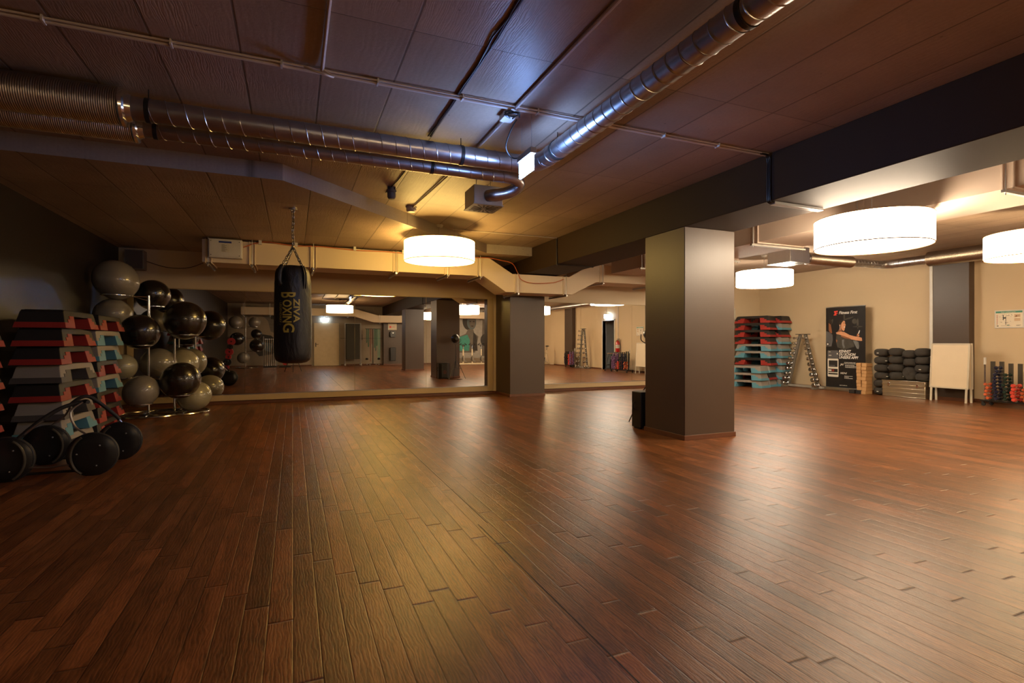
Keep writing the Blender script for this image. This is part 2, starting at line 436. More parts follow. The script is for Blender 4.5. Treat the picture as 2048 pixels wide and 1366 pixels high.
# ------------------------------------------------------------------ lamps
COLW = (1.0, .60, .22)
def lamp(x, y, zb, label, col, st, D=1.1, H=.31, ztop=ZC, bst=None):
    t = thing('pendant_lamp', label, 'lamp', (x, y, zb), group='large white drum pendant lamps')
    R = D / 2
    me = emis('lampshade_fabric_' + label[:24].replace(' ', '_'), col, st)
    mb = emis('lamp_diffuser_' + label[:24].replace(' ', '_'), col, bst or st * .45)
    s = MB(); n = 72; vs = []; fs = []
    for j in range(n):
        a = 2 * PI * j / n
        for (r, z) in ((R, 0), (R, H), (R - .004, H), (R - .004, 0)):
            vs.append((r * math.cos(a), r * math.sin(a), z))
    for j in range(n):
        k = (j + 1) % n
        for q in range(4):
            q2 = (q + 1) % 4
            fs.append((j * 4 + q, k * 4 + q, k * 4 + q2, j * 4 + q2))
    s.add(vs, fs); s.build('lampshade', me, t)
    MB().lathe([(1e-5, .012), (R - .006, .012), (R - .006, .018), (1e-5, .018)], 64).build('diffuser', mb, t)
    MB().lathe([(1e-5, H - .012), (R - .005, H - .012), (R - .005, H - .006), (1e-5, H - .006)], 64).build('top_cover', M('lamp_cover', (.5, .45, .38), .6), t)
    rim = MB().torus((0, 0, 0), R, .006, 72, 6).torus((0, 0, H), R, .005, 72, 6)
    sa = -1.2 + TH
    rim.box(-.003, .003, -R - .002, -R + .002, 0, H)
    rim.build('rim_wire', M('lampshade_binding', (.30, .17, .06), .6), t)
    sp = MB()
    sp.cyl((0, 0, H - .05), (0, 0, ztop - zb - .03), .005, 8)
    sp.build('suspension', m_steel, t)
    MB().lathe([(1e-5, -.04), (.045, -.04), (.06, -.001), (1e-5, 0)], 24, (0, 0, ztop - zb)).build('ceiling_canopy', m_white, t)
    return t
GOLD = (1.0, .63, .17); WARM = (1.0, .79, .56); SOFT = (1.0, .86, .66)
lamp(2.13, 8.07, 2.44, 'white drum pendant lamp between the punching bag and the dark beam', GOLD, 11, ztop=ZC)
lamp(5.86, 3.80, 2.215, 'largest looking white drum lamp, hanging just right of the dark beam', WARM, 19, ztop=ZC)
lamp(9.22, 8.22, 2.36, 'smaller looking white drum lamp just right of the large column', SOFT, 19)
lamp(8.88, 3.62, 2.27, 'white drum lamp cut off by the right edge', (1.0, .74, .42), 19)
lamp(1.85, -1.2, 2.44, 'white drum lamp above the rear door, seen in the mirror', (1.0, .66, .30), 8)
lamp(5.95, -1.2, 2.22, 'white drum lamp behind the rear column, seen in the mirror', (1.0, .74, .46), 15)
lamp(9.15, -1.2, 2.38, 'white drum lamp above the rear bicycles, behind the viewer', (1.0, .74, .46), 21)

# ------------------------------------------------------------------ round ducts
def helix(mb, p, q, r, pitch, th=.0042):
    p = Vector(p); q = Vector(q); L = (q - p).length; t = (q - p) / L
    u = t.orthogonal().normalized(); w = t.cross(u)
    n = int(L / pitch * 26); pts = []
    for i in range(n + 1):
        s = L * i / n; a = 2 * PI * s / pitch
        pts.append(p + t * s + (u * math.cos(a) + w * math.sin(a)) * (r + .0005))
    return mb.tube(pts, th, 4)
def bellows(mb, p, q, r, pitch=.013, amp=.0022, n=36):
    p = Vector(p); q = Vector(q); L = (q - p).length; k = int(L / pitch) * 2
    pts = [p + (q - p) * i / k for i in range(k + 1)]
    return mb.tube(pts, [r + (amp if i % 2 else -amp) for i in range(k + 1)], n)
def arc(c, r, a0, a1, ax, ay, n=12):
    c = Vector(c); ax = Vector(ax); ay = Vector(ay)
    return [c + ax * (r * math.cos(a0 + (a1 - a0) * i / n)) + ay * (r * math.sin(a0 + (a1 - a0) * i / n)) for i in range(n + 1)]
ZD = 2.865
t = thing('ventilation_duct', 'long round spiral steel duct that turns the corner behind the hanging sign', 'duct', (0, 0, 0))
YD, XD, R1 = 4.57, 2.15, .083
XS = W(262, 218, 3.9).x
d = MB(); d.cyl((XS, YD, ZD), (XD - .22, YD, ZD), R1, 40)
helix(d, (XS + .1, YD, ZD), (XD - .25, YD, ZD), R1, .118)
d.tube(arc((XD - .22, YD - .22, ZD), .22, PI / 2, 0, (1, 0, 0), (0, 1, 0)), R1 + .001, 36)
d.build('spiral_pipe', m_galv, t)
d = MB(); d.cyl((XD, YD - .22, ZD), (XD, -1.5, ZD), R1, 40); helix(d, (XD, YD - .25, ZD), (XD, -1.5, ZD), R1, .118)
d.build('spiral_pipe', m_galv, t)
d = MB(); bellows(d, (XL + .02, YD, ZD), (XS - .02, YD, ZD), .130); d.build('bellows_sleeve', m_foil, t)
d = MB().lathe([(.08, 0), (.135, 0), (.142, .012), (.135, .03), (.10, .036), (.086, .07)], 40, (XS - .03, YD, ZD), 'x'); d.build('end_collar', m_chrome, t)
for x in (XS + .12, XS + 2.5):
    cl = MB(); cl.lathe([(R1, 0), (R1 + .006, 0), (R1 + .006, .03), (R1, .03)], 40, (x, YD, ZD), 'x', closed=True).cyl((x + .015, YD, ZD + R1), (x + .015, YD, ZC), .004, 8)
    cl.build('hanger_clamp', m_blackm, t)
for y in (4.1, 2.0, .2):
    cl = MB(); cl.lathe([(R1, 0), (R1 + .006, 0), (R1 + .006, .03), (R1, .03)], 40, (XD, y, ZD), 'y', closed=True).cyl((XD, y + .015, ZD + R1), (XD, y + .015, ZC), .004, 8)
    cl.build('hanger_clamp', m_blackm, t)
# second, thinner duct
t = thing('ventilation_duct', 'thinner round spiral duct running behind the larger one to the square outlet', 'duct', (0, 0, 0))
Y2, R2 = 4.985, .062; XS2 = W(280, 262, 4.2).x
d = MB(); d.cyl((XS2, Y2, ZD), (2.02, Y2, ZD), R2, 36); helix(d, (XS2 + .1, Y2, ZD), (2.0, Y2, ZD), R2, .118)
d.build('spiral_pipe', m_galv, t)
pts = []
P0, P1, P2, P3 = Vector((2.02, Y2, ZD)), Vector((2.28, Y2, ZD)), Vector((2.20, 5.12, 2.74)), Vector((1.93, 5.17, 2.715))
for i in range(25):
    s = i / 24; pts.append((1 - s) ** 3 * P0 + 3 * (1 - s) ** 2 * s * P1 + 3 * (1 - s) * s * s * P2 + s ** 3 * P3)
pts.append(Vector((1.90, 5.215, 2.713)))
MB().tube(pts, [R2 + (.0025 if i % 2 else 0) for i in range(len(pts))], 32).build('elbow', m_galv, t)
d = MB(); bellows(d, (XL + .02, Y2, ZD), (XS2 - .02, Y2, ZD), .108); d.build('bellows_sleeve', m_foil, t)
MB().lathe([(.06, 0), (.11, 0), (.118, .012), (.11, .03), (.08, .036), (.066, .07)], 40, (XS2 - .03, Y2, ZD), 'x').build('end_collar', m_chrome, t)
for x in (XS2 + .1, XS2 + 2.35):
    cl = MB(); cl.lathe([(R2, 0), (R2 + .006, 0), (R2 + .006, .03), (R2, .03)], 40, (x, Y2, ZD), 'x', closed=True).cyl((x + .015, Y2, ZD + R2), (x + .015, Y2, ZC), .004, 8)
    cl.build('hanger_clamp', m_blackm, t)
# square outlet
def outlet(label, x0, x1, y0, y1, z0, z1, top):
    t = thing('air_outlet', label, 'air outlet', ((x0 + x1) / 2, (y0 + y1) / 2, z0))
    cx, cy = (x0 + x1) / 2, (y0 + y1) / 2
    MB().box(x0 - cx, x1 - cx, y0 - cy, y1 - cy, .012, z1 - z0).build('plenum_box', m_galv, t, bevel=.003)
    g = MB().box(x0 - cx - .01, x1 - cx + .01, y0 - cy - .01, y1 - cy + .01, 0, .012); g.build('face_plate', m_steel, t, bevel=.002)
    sl = MB(); S = (x1 - x0) / 2 * .86
    for k in range(16):
        a = 2 * PI * k / 16 + .1; m = S / max(abs(math.cos(a)), abs(math.sin(a))) * .95
        u = Vector((math.cos(a), math.sin(a), 0)); v = Vector((-u.y, u.x, 0))
        p, q = u * S * .22, u * m
        sl.add([p - v * .004 - Vector((0, 0, .0015)), q - v * .011 - Vector((0, 0, .0015)), q + v * .011 - Vector((0, 0, .0015)), p + v * .004 - Vector((0, 0, .0015)),
                p - v * .004, q - v * .011, q + v * .011, p + v * .004], [(0, 1, 2, 3), (7, 6, 5, 4), (0, 4, 5, 1), (1, 5, 6, 2), (2, 6, 7, 3), (3, 7, 4, 0)])
    sl.build('swirl_slots', m_black, t)
    for sg in (-1, 1): MB().cyl((sg * (S * .9), sg * (S * .9), z1 - z0), (sg * (S * .9), sg * (S * .9), top - z0), .004, 6).build('hanger_rod', m_steel, t)
    return t
outlet('square metal air outlet with swirl slots under the ceiling, in front of the drum lamp', 1.74, 2.06, 5.20, 5.52, 2.615, 2.82, ZC)
# right room round duct
t = thing('ventilation_duct', 'round silver duct with thick bellows sleeves along the top of the right wall', 'duct')
d = MB(); bellows(d, (9.2, 7.2, 2.80), (10.45, 7.2, 2.80), .115); d.build('bellows_sleeve', m_foil, t)
MB().cyl((8.8, 7.2, 2.80), (9.2, 7.2, 2.80), .09, 32).build('spiral_pipe', m_galv, t)
d = MB().cyl((10.45, 7.2, 2.80), (11.35, 7.2, 2.80), .08, 32); helix(d, (10.45, 7.2, 2.8), (11.35, 7.2, 2.8), .08, .1)
d.tube(arc((11.35, 7.05, 2.8), .15, PI / 2, 0, (1, 0, 0), (0, 1, 0), 8), .085, 28)
d.cyl((11.5, 7.05, 2.8), (11.5, 6.35, 2.8), .09, 32); helix(d, (11.5, 7.05, 2.8), (11.5, 6.35, 2.8), .09, .1)
d.build('spiral_pipe', m_galv, t)
d = MB(); bellows(d, (11.5, 6.35, 2.80), (11.5, 4.9, 2.80), .14); d.build('bellows_sleeve', m_foil, t)
MB().cyl((11.5, 4.9, 2.8), (11.5, -3.5, 2.8), .1, 32).build('straight_pipe', m_galv, t)
outlet('square metal air outlet above the drum lamp nearest the step stacks', 8.45, 8.95, 6.95, 7.45, 2.66, 2.95, ZC)

# ------------------------------------------------------------------ rectangular ducts
def strip(mb, top, bot, a0, a1, along='x'):
    k = len(top); vs = []
    for side in (a0, a1):
        for (p, z) in top: vs.append((p, side, z) if along == 'x' else (side, p, z))
        for (p, z) in bot: vs.append((p, side, z) if along == 'x' else (side, p, z))
    fs = []; o = 2 * k
    for i in range(k - 1):
        fs += [(i, i + 1, k + i + 1, k + i), (o + i, o + k + i, o + k + i + 1, o + i + 1), (i, o + i, o + i + 1, i + 1), (k + i, k + i + 1, o + k + i + 1, o + k + i)]
    fs += [(0, k, o + k, o), (k - 1, o + k - 1, o + 2 * k - 1, 2 * k - 1)]
    return mb.add(vs, fs)
def rect_duct(label, top, bot, y0, y1, flanges, ceil, m=m_duct, along='x', strut=None, name='box_duct'):
    t = thing(name, label, 'duct')
    strip(MB(), top, bot, y0, y1, along).build('duct_casing', m, t, smooth=0, bevel=.003)
    for (p, zb, zt, up) in flanges:
        fm = MB(); st = MB()
        e = .018
        def bx(mb, p0, p1, q0, q1, z0, z1):
            if along == 'x': mb.box(p0, p1, q0, q1, z0, z1)
            else: mb.box(q0, q1, p0, p1, z0, z1)
        bx(fm, p - .05, p - .035, y0 - e, y1 + e, zb - e, zt + e * .2); bx(fm, p + .035, p + .05, y0 - e, y1 + e, zb - e, zt + e * .2)
        bx(st, p - .018, p + .018, y0 - .09, y1 + .09, zb - e - .032, zb - e - .004)
        for yy in (y0 - .05, y1 + .05):
            q = (p, yy) if along == 'x' else (yy, p)
            MB().cyl((q[0], q[1], zb - .07), (q[0], q[1], up), .005, 8).build('hanger_rod', m_steel, t)
        fm.build('flange', m, t, bevel=.002); st.build('strut', m_steel, t, bevel=.002)
    return t
ya, yb = 9.62, 10.25
x0 = -1.34
top = [(x0, 2.82), (3.52, 2.82), (4.02, 2.53), (5.30, 2.53), (5.84, 2.82), (9.3, 2.82)]
bot = [(x0, 2.455), (3.42, 2.455), (3.88, 2.165), (5.36, 2.165), (5.96, 2.455), (9.3, 2.455)]
fl = [(-1.25, 2.455, 2.82, ZL), (-.62, 2.455, 2.82, ZL), (.32, 2.455, 2.82, ZL), (1.72, 2.455, 2.82, ZL), (2.68, 2.455, 2.82, ZL), (3.33, 2.455, 2.82, ZL), (4.12, 2.165, 2.53, ZB + .0), (5.2, 2.165, 2.53, ZC), (6.08, 2.455, 2.82, ZC), (7.4, 2.455, 2.82, ZC), (8.6, 2.455, 2.82, ZC)]
rect_duct('long beige box duct along the back wall, dipping under the dark beam', top, bot, ya, yb, fl, ZL)
# rear duct seen in the mirror
top = [(-2.2, 2.80), (2.9, 2.80), (3.9, 2.52), (5.6, 2.52), (6.2, 2.8), (11.5, 2.80)]
bot = [(-2.2, 2.45), (2.8, 2.45), (3.7, 2.17), (5.7, 2.17), (6.35, 2.45), (11.5, 2.45)]
rect_duct('beige box duct near the rear wall, seen in the mirror', top, bot, -4.9, -4.4, [(x, 2.45, 2.8, ZC) for x in (-2.1, -1, 0.2, 1.4, 2.5, 6.6, 8, 9.5)] + [(4.0, 2.17, 2.52, ZB)], ZC)
# right room ducts, along Y
rect_duct('wide beige box duct running over the largest looking lamp', [(-4.3, ZC - .03), (9.3, ZC - .03)], [(-4.3, 2.60), (9.3, 2.60)], 6.12, 7.02, [(y, 2.60, ZC - .03, ZC) for y in (8.2, 6.85, 5.6, 4.1, 2.72, 1.3, 0, -2)], ZC, m_ductd, 'y')
rect_duct('lower beige box duct across the right room beside the small lamp', [(7.1, 2.74), (8.3, 2.74)], [(7.1, 2.48), (8.3, 2.48)], 8.6, 9.2, [(7.25, 2.48, 2.74, ZC), (8.1, 2.48, 2.74, ZC)], ZC, m_duct)
# electric box on the duct
t = thing('control_box', 'white electrical box with a blue strip mounted on the left end of the beige duct', 'electrical box', (-1.0, ya - .06, 2.52))
MB().box(-.24, .24, -.06, .04, 0, .30).build('housing', m_white, t, bevel=.008)
MB().box(-.225, .225, -.072, -.06, .015, .285).build('cover', m_white, t, bevel=.004)
MB().box(-.09, .09, -.0745, -.0722, .235, .262).build('blue_strip', M('blue_label', (.02, .04, .22), .5), t)
lb = MB(); lb.box(-.06, .06, -.0735, -.0722, .09, .225)
lb.build('paper_label', M('paper', (.62, .58, .48), .7), t)
ln = MB()
for k in range(9): ln.box(-.05, -.05 + random.uniform(.04, .1), -.0742, -.0736, .1 + k * .013, .104 + k * .013)
ln.build('printed_lines', m_black, t)
for x in (-.2, .2):
    for z in (.04, .26): MB().cyl((x, -.075, z), (x, -.071, z), .007, 10).build('screw', m_black, t)
# orange cable along duct
pts = []
cx = [(-1.0 + .25, 2.72), (-.45, 2.83), (.0, 2.80), (.45, 2.815), (1.0, 2.79), (1.6, 2.80), (2.3, 2.775), (3.0, 2.79), (3.5, 2.81), (3.75, 2.78), (4.0, 2.73), (4.12, 2.55), (4.2, 2.42), (4.45, 2.36), (4.9, 2.39), (5.15, 2.47)]
def smooth_path(p, m=6):
    p = [Vector(q) for q in p]; out = []
    for i in range(len(p) - 1):
        a, b, c, d = p[max(i - 1, 0)], p[i], p[i + 1], p[min(i + 2, len(p) - 1)]
        for k in range(m):
            s = k / m
            out.append(.5 * ((2 * b) + (c - a) * s + (2 * a - 5 * b + 4 * c - d) * s * s + (3 * b - a - 3 * c + d) * s ** 3))
    out.append(p[-1]); return out
o = MB().tube(smooth_path([(x, ya - .035, z) for x, z in cx]), .008, 6).build('orange_cable', m_orange)
tag(o, 'thin orange cable clipped along the beige back duct and hanging down at the beam', 'cable')
cl = []
for i, x in enumerate((-.5, .05, 1.0, 1.85, 2.75)):
    o = MB().box(-.022, .022, -.02, .03, 0, ZL - 2.785).build('cable_clip', m_white, loc=(x, ya - .04, 2.785))
    tag(o, 'small pale clip holding the orange cable, %s from the left' % ['first', 'second', 'third', 'fourth', 'fifth'][i], 'cable clip', 'clips on the orange cable')

# ------------------------------------------------------------------ ceiling conduits and cables
t = thing('cable_conduit', 'long pale conduit pair crossing the concrete ceiling and running down the dark beam', 'conduit')
yc = 3.79
MB().cyl((XL + .02, yc, ZC - .018), (XB - .03, yc, ZC - .018), .013, 10).cyl((XL + .02, yc - .032, ZC - .014), (XB - .03, yc - .032, ZC - .014), .007, 8).build('conduit_pipe', m_pipe, t)
x = XL + .3
while x < XB - .1:
    MB().box(x - .006, x + .006, yc - .043, yc + .016, ZC - .034, ZC - .001).build('clip', m_white, t); x += .62
cb = MB()
for k, r in ((0, .008), (.018, .007), (.034, .006)):
    cb.tube(smooth_path([(XB - .12, yc - k, ZC - .02), (XB - .04, yc - k, ZC - .024), (XB - .012, yc - k, ZC - .07), (XB - .012, yc - k, 2.8), (XB - .012, yc - k, ZB + .03), (XB + .01, yc - k, ZB - .014), (XB + .1, yc - k, ZB - .012), (XB2 - .1, yc - k, ZB - .012)], 5), r, 8)
cb.build('cable_run', m_blackm, t)
MB().box(XB + .04, XB2 - .06, yc - .045, yc + .02, ZB - .03, ZB - .0015).build('cable_tray', m_steel, t, bevel=.002)
t = thing('cable_conduit', 'short cable run down the far part of the beam near the back duct', 'conduit')
MB().tube([(XB - .012, 8.24, ZC - .02), (XB - .012, 8.24, ZB - .012)], .012, 8).tube([(XB - .01, 8.24, ZB - .014), (XB2 - .05, 8.24, ZB - .014)], .012, 8).build('cable_run', m_blackm, t)
MB().cyl((2.4, 8.24, ZC - .012), (XB - .012, 8.24, ZC - .012), .008, 8).build('conduit_pipe', m_pipe, t)
o = MB().tube(smooth_path([(.18, -1.0, ZC - .016), (.18, 1.5, ZC - .016), (.18, 3.5, ZC - .016), (.18, 3.74, ZC - .03)], 4), .012, 8).tube(smooth_path([(.07, yc - .04, ZC - .02), (.12, yc - .1, ZC - .06), (.2, yc - .12, ZC - .085), (.25, yc - .06, ZC - .06), (.18, yc - .06, ZC - .02)], 6), .007, 6).build('cable_conduit', m_pipe)
tag(o, 'thin pale conduit coming towards the viewer and ending in a small cable loop', 'conduit')
o = MB()
for k in range(3):
    o.tube([(1.13 + random.uniform(-.012, .012) + .012 * math.sin(j * .9 + k * 2), -1 + j * .33, ZC - .01) for j in range(18)], .006, 6)
o = o.build('dark_cable', m_dkcable); tag(o, 'loose dark cables running in a straight line along the ceiling', 'cable')
o = MB().tube([(1.13, 5.1, ZC - .008), (1.1, 6.0, ZC - .008), (1.05, 6.55, ZC - .008)], .006, 6).build('dark_cable', m_dkcable); tag(o, 'short dark cable on the ceiling leading to the black detector', 'cable')
o = MB().cyl((1.62, -1, ZC - .018), (1.60, 5.1, ZC - .018), .014, 10).cyl((1.60, 5.1, ZC - .016), (1.50, 7.1, ZC - .016), .010, 10).build('cable_conduit', m_pipe)
tag(o, 'grey conduit running past the junction box to the white smoke detector', 'conduit')
p = W(783, 383, 6.25)
t = thing('motion_detector', 'small dark round detector hanging under the ceiling beside the ducts', 'detector', (p.x, p.y, ZC))
MB().lathe([(1e-5, -.15), (.035, -.145), (.05, -.12), (.05, -.07), (.06, -.065), (.06, -.04), (.03, -.035), (.03, 0), (1e-5, 0)], 24).build('housing', M('grey_detector', (.11, .10, .10), .5), t)
MB().box(-.045, -.02, -.02, .02, -.07, 0).box(.02, .045, -.02, .02, -.07, 0).build('bracket', m_blackm, t)
t = thing('smoke_detector', 'white round smoke detector at the end of the grey conduit', 'detector', (1.49, 7.15, ZC))
MB().lathe([(1e-5, -.075), (.05, -.07), (.068, -.05), (.068, -.02), (.075, -.018), (.075, 0), (1e-5, 0)], 28).build('housing', m_white, t)
t = thing('junction_box', 'junction box with tangled black cables on the ceiling conduit', 'junction box', (1.60, 3.93, ZC))
MB().box(-.05, .05, -.05, .06, -.05, 0).build('housing', m_pipe, t, bevel=.004)
c = MB()
for k in range(5):
    a = random.uniform(0, 6)
    c.tube(smooth_path([(.05 * math.cos(a + j) + random.uniform(-.02, .02), -.1 + .05 * math.sin(a + j), -.04 - .02 * random.random()) for j in range(5)], 4), .006, 6)
c.build('cable_tangle', m_black, t)
# hanging emergency sign
p = Vector((1.785, 3.97, 2.56))
t = thing('exit_sign', 'glowing hanging emergency sign under the ducts, throwing blue light on the ceiling', 'emergency sign', p)
m_blue = emis('cold_sign_light', (.25, .45, 1.0), 66)
MB().box(-.008, .008, -.135, .135, 0, .135).build('light_panel', m_blue, t, bevel=.002)
MB().box(-.026, .026, -.14, .14, .136, .185).build('housing', M('sign_housing', (.35, .33, .33), .4), t, bevel=.004)
MB().cyl((0, -.1, .185), (0, -.1, ZC - p.z), .002, 6).cyl((0, .1, .185), (0, .1, ZC - p.z), .002, 6).build('suspension_wire', m_steel, t)
MB().tube(smooth_path([(0, .13, .18), (-.05, .2, .20), (-.12, .16, .27), (-.13, .02, .36), (-.1, -.03, ZC - p.z - .03)], 6), .006, 6).build('supply_cable', m_black, t)
def wall_sign(label, loc, along, st):
    t = thing('exit_sign', label, 'emergency sign', loc)
    if along == 'x': MB().box(-.17, .17, 0, .03, 0, .16).build('light_panel', st, t, bevel=.003); MB().box(-.18, .18, -.02, .05, .161, .20).build('housing', m_white, t); MB().cyl((0, .015, .2), (0, .015, ZC - loc[2]), .008, 8).build('drop_rod', m_pipe, t)
    else: MB().box(-.03, 0, -.17, .17, 0, .16).build('light_panel', st, t, bevel=.003); MB().box(-.05, .02, -.18, .18, .161, .20).build('housing', m_white, t); MB().cyl((-.015, 0, .2), (-.015, 0, ZC - loc[2]), .008, 8).build('drop_rod', m_pipe, t)
m_blue2 = emis('cold_sign_light_wall', (.55, .75, 1.0), 16)
wall_sign('glowing emergency sign above the beige rear door', (1.47, YR + .1, 2.24), 'x', m_blue2)
wall_sign('glowing emergency sign above the open doorway in the right wall', (XR - .12, 3.35, 2.2), 'y', m_blue2)

# ------------------------------------------------------------------ aerobic steps
STEP_COL = {'black': (.016, .014, .013), 'grey': (.27, .24, .21), 'red': (.32, .024, .018), 'blue': (.10, .29, .38), 'dark': (.07, .062, .058)}
def step_mats(a, b):
    return M('step_plastic_' + a, STEP_COL[a], .5, var=.08, bump=.3, bscale=220), M('step_riser_' + b, STEP_COL[b], .5, var=.08, bump=.2, bscale=180)
def make_step(deck, riser, L=.97, Wd=.42, H=.185, name='aerobic_step', full=True):
    t = thing(name, 'x', 'aerobic step')
    md, mr = step_mats(deck, riser)
    sx, sy = .27, .20
    hw = lambda z: Wd / 2 - sy * z
    h2 = L / 2
    poly = [(-h2, 0), (-h2 + sx * (H - .02), H - .02), (-h2 + sx * H + .02, H), (h2 - sx * H - .02, H), (h2 - sx * (H - .02), H - .02), (h2, 0), (.235, 0), (.205, .125), (-.205, .125), (-.235, 0)]
    MB().prism(poly, 0, 1, 'xz', hw=lambda z: hw(z)).build('platform', md, t, bevel=.006)
    # ribbed top pad
    pad = MB().box(-h2 + sx * H + .04, h2 - sx * H - .04, -hw(H) + .02, hw(H) - .02, H - .001, H + .004); pad.build('top_mat', M('step_top_rubber', (.022, .02, .02), .7, bump=.4, bscale=300), t)
    e = .005
    for s in (-1, 1):
        pr = [(h2 + e, 0), (h2 + e - sx * .058, .058), (.385, .058), (.385, .092), (.325, .092), (.325, .128), (.205, .128), (.228, 0)]
        pr = [(s * x, z) for x, z in pr]
        MB().prism(pr, 0, 1, 'xz', hw=lambda z: hw(z) + e).build('riser', mr, t, bevel=.002)
    return t
PROTO = {}
def place_step(deck, riser, loc, rz, label, group, s=1.0):
    k = (deck, riser)
    if k not in PROTO:
        o = make_step(*k); PROTO[k] = o; o.location = loc; o.rotation_euler = (0, 0, rz)
        o['label'] = label; o['group'] = group
    else:
        o = dup(PROTO[k], loc, rz, label, group)
    return o
COLN = {('black', 'red'): 'black and red', ('grey', 'blue'): 'grey and blue', ('grey', 'dark'): 'two-tone grey', ('black', 'black'): 'black', ('grey', 'grey'): 'plain grey'}
def stack(spec, x, y, where, group, pitch, rz=PI / 2, jit=.012):
    """spec listed from the top"""
    n = len(spec); z = 0; zs = []
    ps = pitch if isinstance(pitch, list) else [pitch] * n
    for i in range(n - 1, -1, -1):
        zs.append(z); z += ps[i]
    zs = zs[::-1]
    for i, k in enumerate(spec):
        dx, dy, dr = random.uniform(-jit, jit), random.uniform(-jit, jit) * 1.6, random.uniform(-.025, .025)
        place_step(k[0], k[1], (x + dx, y + dy, zs[i]), rz + dr, '%s step, %s of the %s' % (COLN[k], from_top(i, n), where), group)
BR, GB, GD, GG = ('black', 'red'), ('grey', 'blue'), ('grey', 'dark'), ('grey', 'grey')
P_ = .1885
stack([BR, BR, BR, GD, BR, GD, GB, GG], -2.375, 7.22, 'stack behind the wheel frames', 'aerobic steps in the dark left corner', P_)
stack([BR, GB, GB, BR, GB, BR, BR, BR], -2.375, 8.27, 'stack beside the exercise balls', 'aerobic steps in the dark left corner', P_)
stack([BR, BR, BR, BR, BR, BR, GG], -2.60, 5.60, 'stack at the left edge', 'aerobic steps in the dark left corner', P_)
stack([BR, BR, BR, BR, GB, GB, BR, GB, BR, GB], 11.60, 10.62, 'middle far stack', 'aerobic steps in the far right corner', .188, PI / 2 + .30)
stack([GB, GB, GB], 11.10, 10.42, 'low far stack', 'aerobic steps in the far right corner', .188, PI / 2 + .25)
stack([BR, GB, BR, GB, GB, GB, GB, GB, GB, GB], 12.13, 10.62, 'far stack against the wall', 'aerobic steps in the far right corner', .188, PI / 2 + .12)

# ------------------------------------------------------------------ exercise balls and their racks
m_bgrey = ballmat('grey_ball_vinyl', (.23, .205, .17), .36)
m_bgold = ballmat('pale_ball_vinyl', (.34, .31, .22), .38)
m_bblack = ballmat('black_ball_vinyl', (.016, .013, .012), .24)
def ball(c, D, col, label, group='inflated exercise balls', rx=0, ry=0):
    fz = .93; r = D / 2
    m = {'grey': m_bgrey, 'black': m_bblack, 'pale': m_bgold}[col]
    t = thing('exercise_ball', label, 'exercise ball', c, group=group)
    t.rotation_euler = (rx, ry, random.uniform(0, 6))
    MB().sphere((0, 0, 0), r, 48, 28, sz=fz).build('skin', m, t, smooth=60)
    MB().cyl((0, 0, r * fz - .004), (0, 0, r * fz + .002), .012, 14).build('valve_plug', m_white if col != 'black' else m_pipe, t)
    return t
def bp(px, py, w, d):
    a = (px - 1024) / F; cph = math.cos(math.atan(a))
    return W(px, py, d), w * cph * d / F
RACK = {1: [], 2: []}
BALLS = [  # px, py, width px, depth, colour, rack, label
    (232, 560, 102, 8.10, 'grey', 1, 'large grey exercise ball, highest of the left pile, under the wall speaker'),
    (306, 590, 74, 8.95, 'black', 1, 'black exercise ball high up, right beside the highest grey one'),
    (226, 630, 84, 8.15, 'grey', 1, 'grey exercise ball half hidden just under the highest grey ball'),
    (280, 664, 86, 7.85, 'black', 1, 'black exercise ball in the middle of the left pile, next to the step stack'),
    (244, 735, 68, 8.3, 'pale', 1, 'pale grey ball half hidden behind the step stack below the middle black ball'),
    (282, 783, 80, 7.9, 'grey', 1, 'dull grey exercise ball resting just above the chrome base ring'),
    (370, 641, 90, 8.5, 'black', 2, 'big shiny black ball at the upper right of the left pile'),
    (361, 761, 88, 8.25, 'black', 2, 'big black ball at the lower right of the left pile'),
    (317, 728, 78, 8.72, 'grey', 2, 'grey ball in the shade between the two chrome poles'),
    (366, 728, 70, 9.25, 'pale', 2, 'pale ball behind the lower big black ball, nearest the mirror'),
]
for px, py, w_, d_, col, rk, lab in BALLS:
    c, D = bp(px, py, w_, d_)
    ball(c, D, col, lab, rx=random.uniform(.5, 1.3), ry=random.uniform(-.5, .8)); RACK[rk].append((c, D))
c, D = bp(388, 790, 74, 8.95)
ball((c.x, c.y, D / 2 * .965), D, 'pale', 'pale grey ball lying on the floor at the left end of the mirror', rx=.4)
def ball_rack(x, y, balls, top, label):
    t = thing('ball_rack', label, 'ball rack', (x, y, 0))
    MB().cyl((0, 0, 0), (0, 0, top), .018, 16).cyl((0, 0, .5), (0, 0, .56), .024, 16).cyl((0, 0, 1.5), (0, 0, 1.6), .023, 16).build('pole', m_chrome, t)
    MB().torus((.05, -.05, .02), .46, .018, 56, 8).cyl((-.40, -.05, .02), (.50, -.05, .02), .014, 10).cyl((.05, -.50, .02), (.05, .40, .02), .014, 10).build('base_ring', m_chrome, t)
    for c, D in balls:
        r = D / 2; rr = r * .62; zz = c.z - r * .93 * math.sqrt(1 - .62 ** 2) - .008
        cx, cyy = c.x - x, c.y - y
        b = MB().torus((cx, cyy, zz), rr, .007, 40, 6)
        v = Vector((cx, cyy, 0)); L = v.length
        if L > .05:
            u = v / L; q = v - u * rr if L > rr else v + (-u) * rr
            b.cyl((0, 0, zz), (q.x, q.y, zz), .008, 8).cyl((0, 0, zz - .06), (q.x, q.y, zz), .006, 8)
        b.build('support_ring', m_chrome, t)
    return t
ball_rack(-2.14, 10.02, RACK[1], 1.92, 'chrome ball rack on a ring base beside the narrow step stack')
ball_rack(-1.82, 10.22, RACK[2], 1.55, 'chrome ball rack nearest the mirror, half hidden by balls')
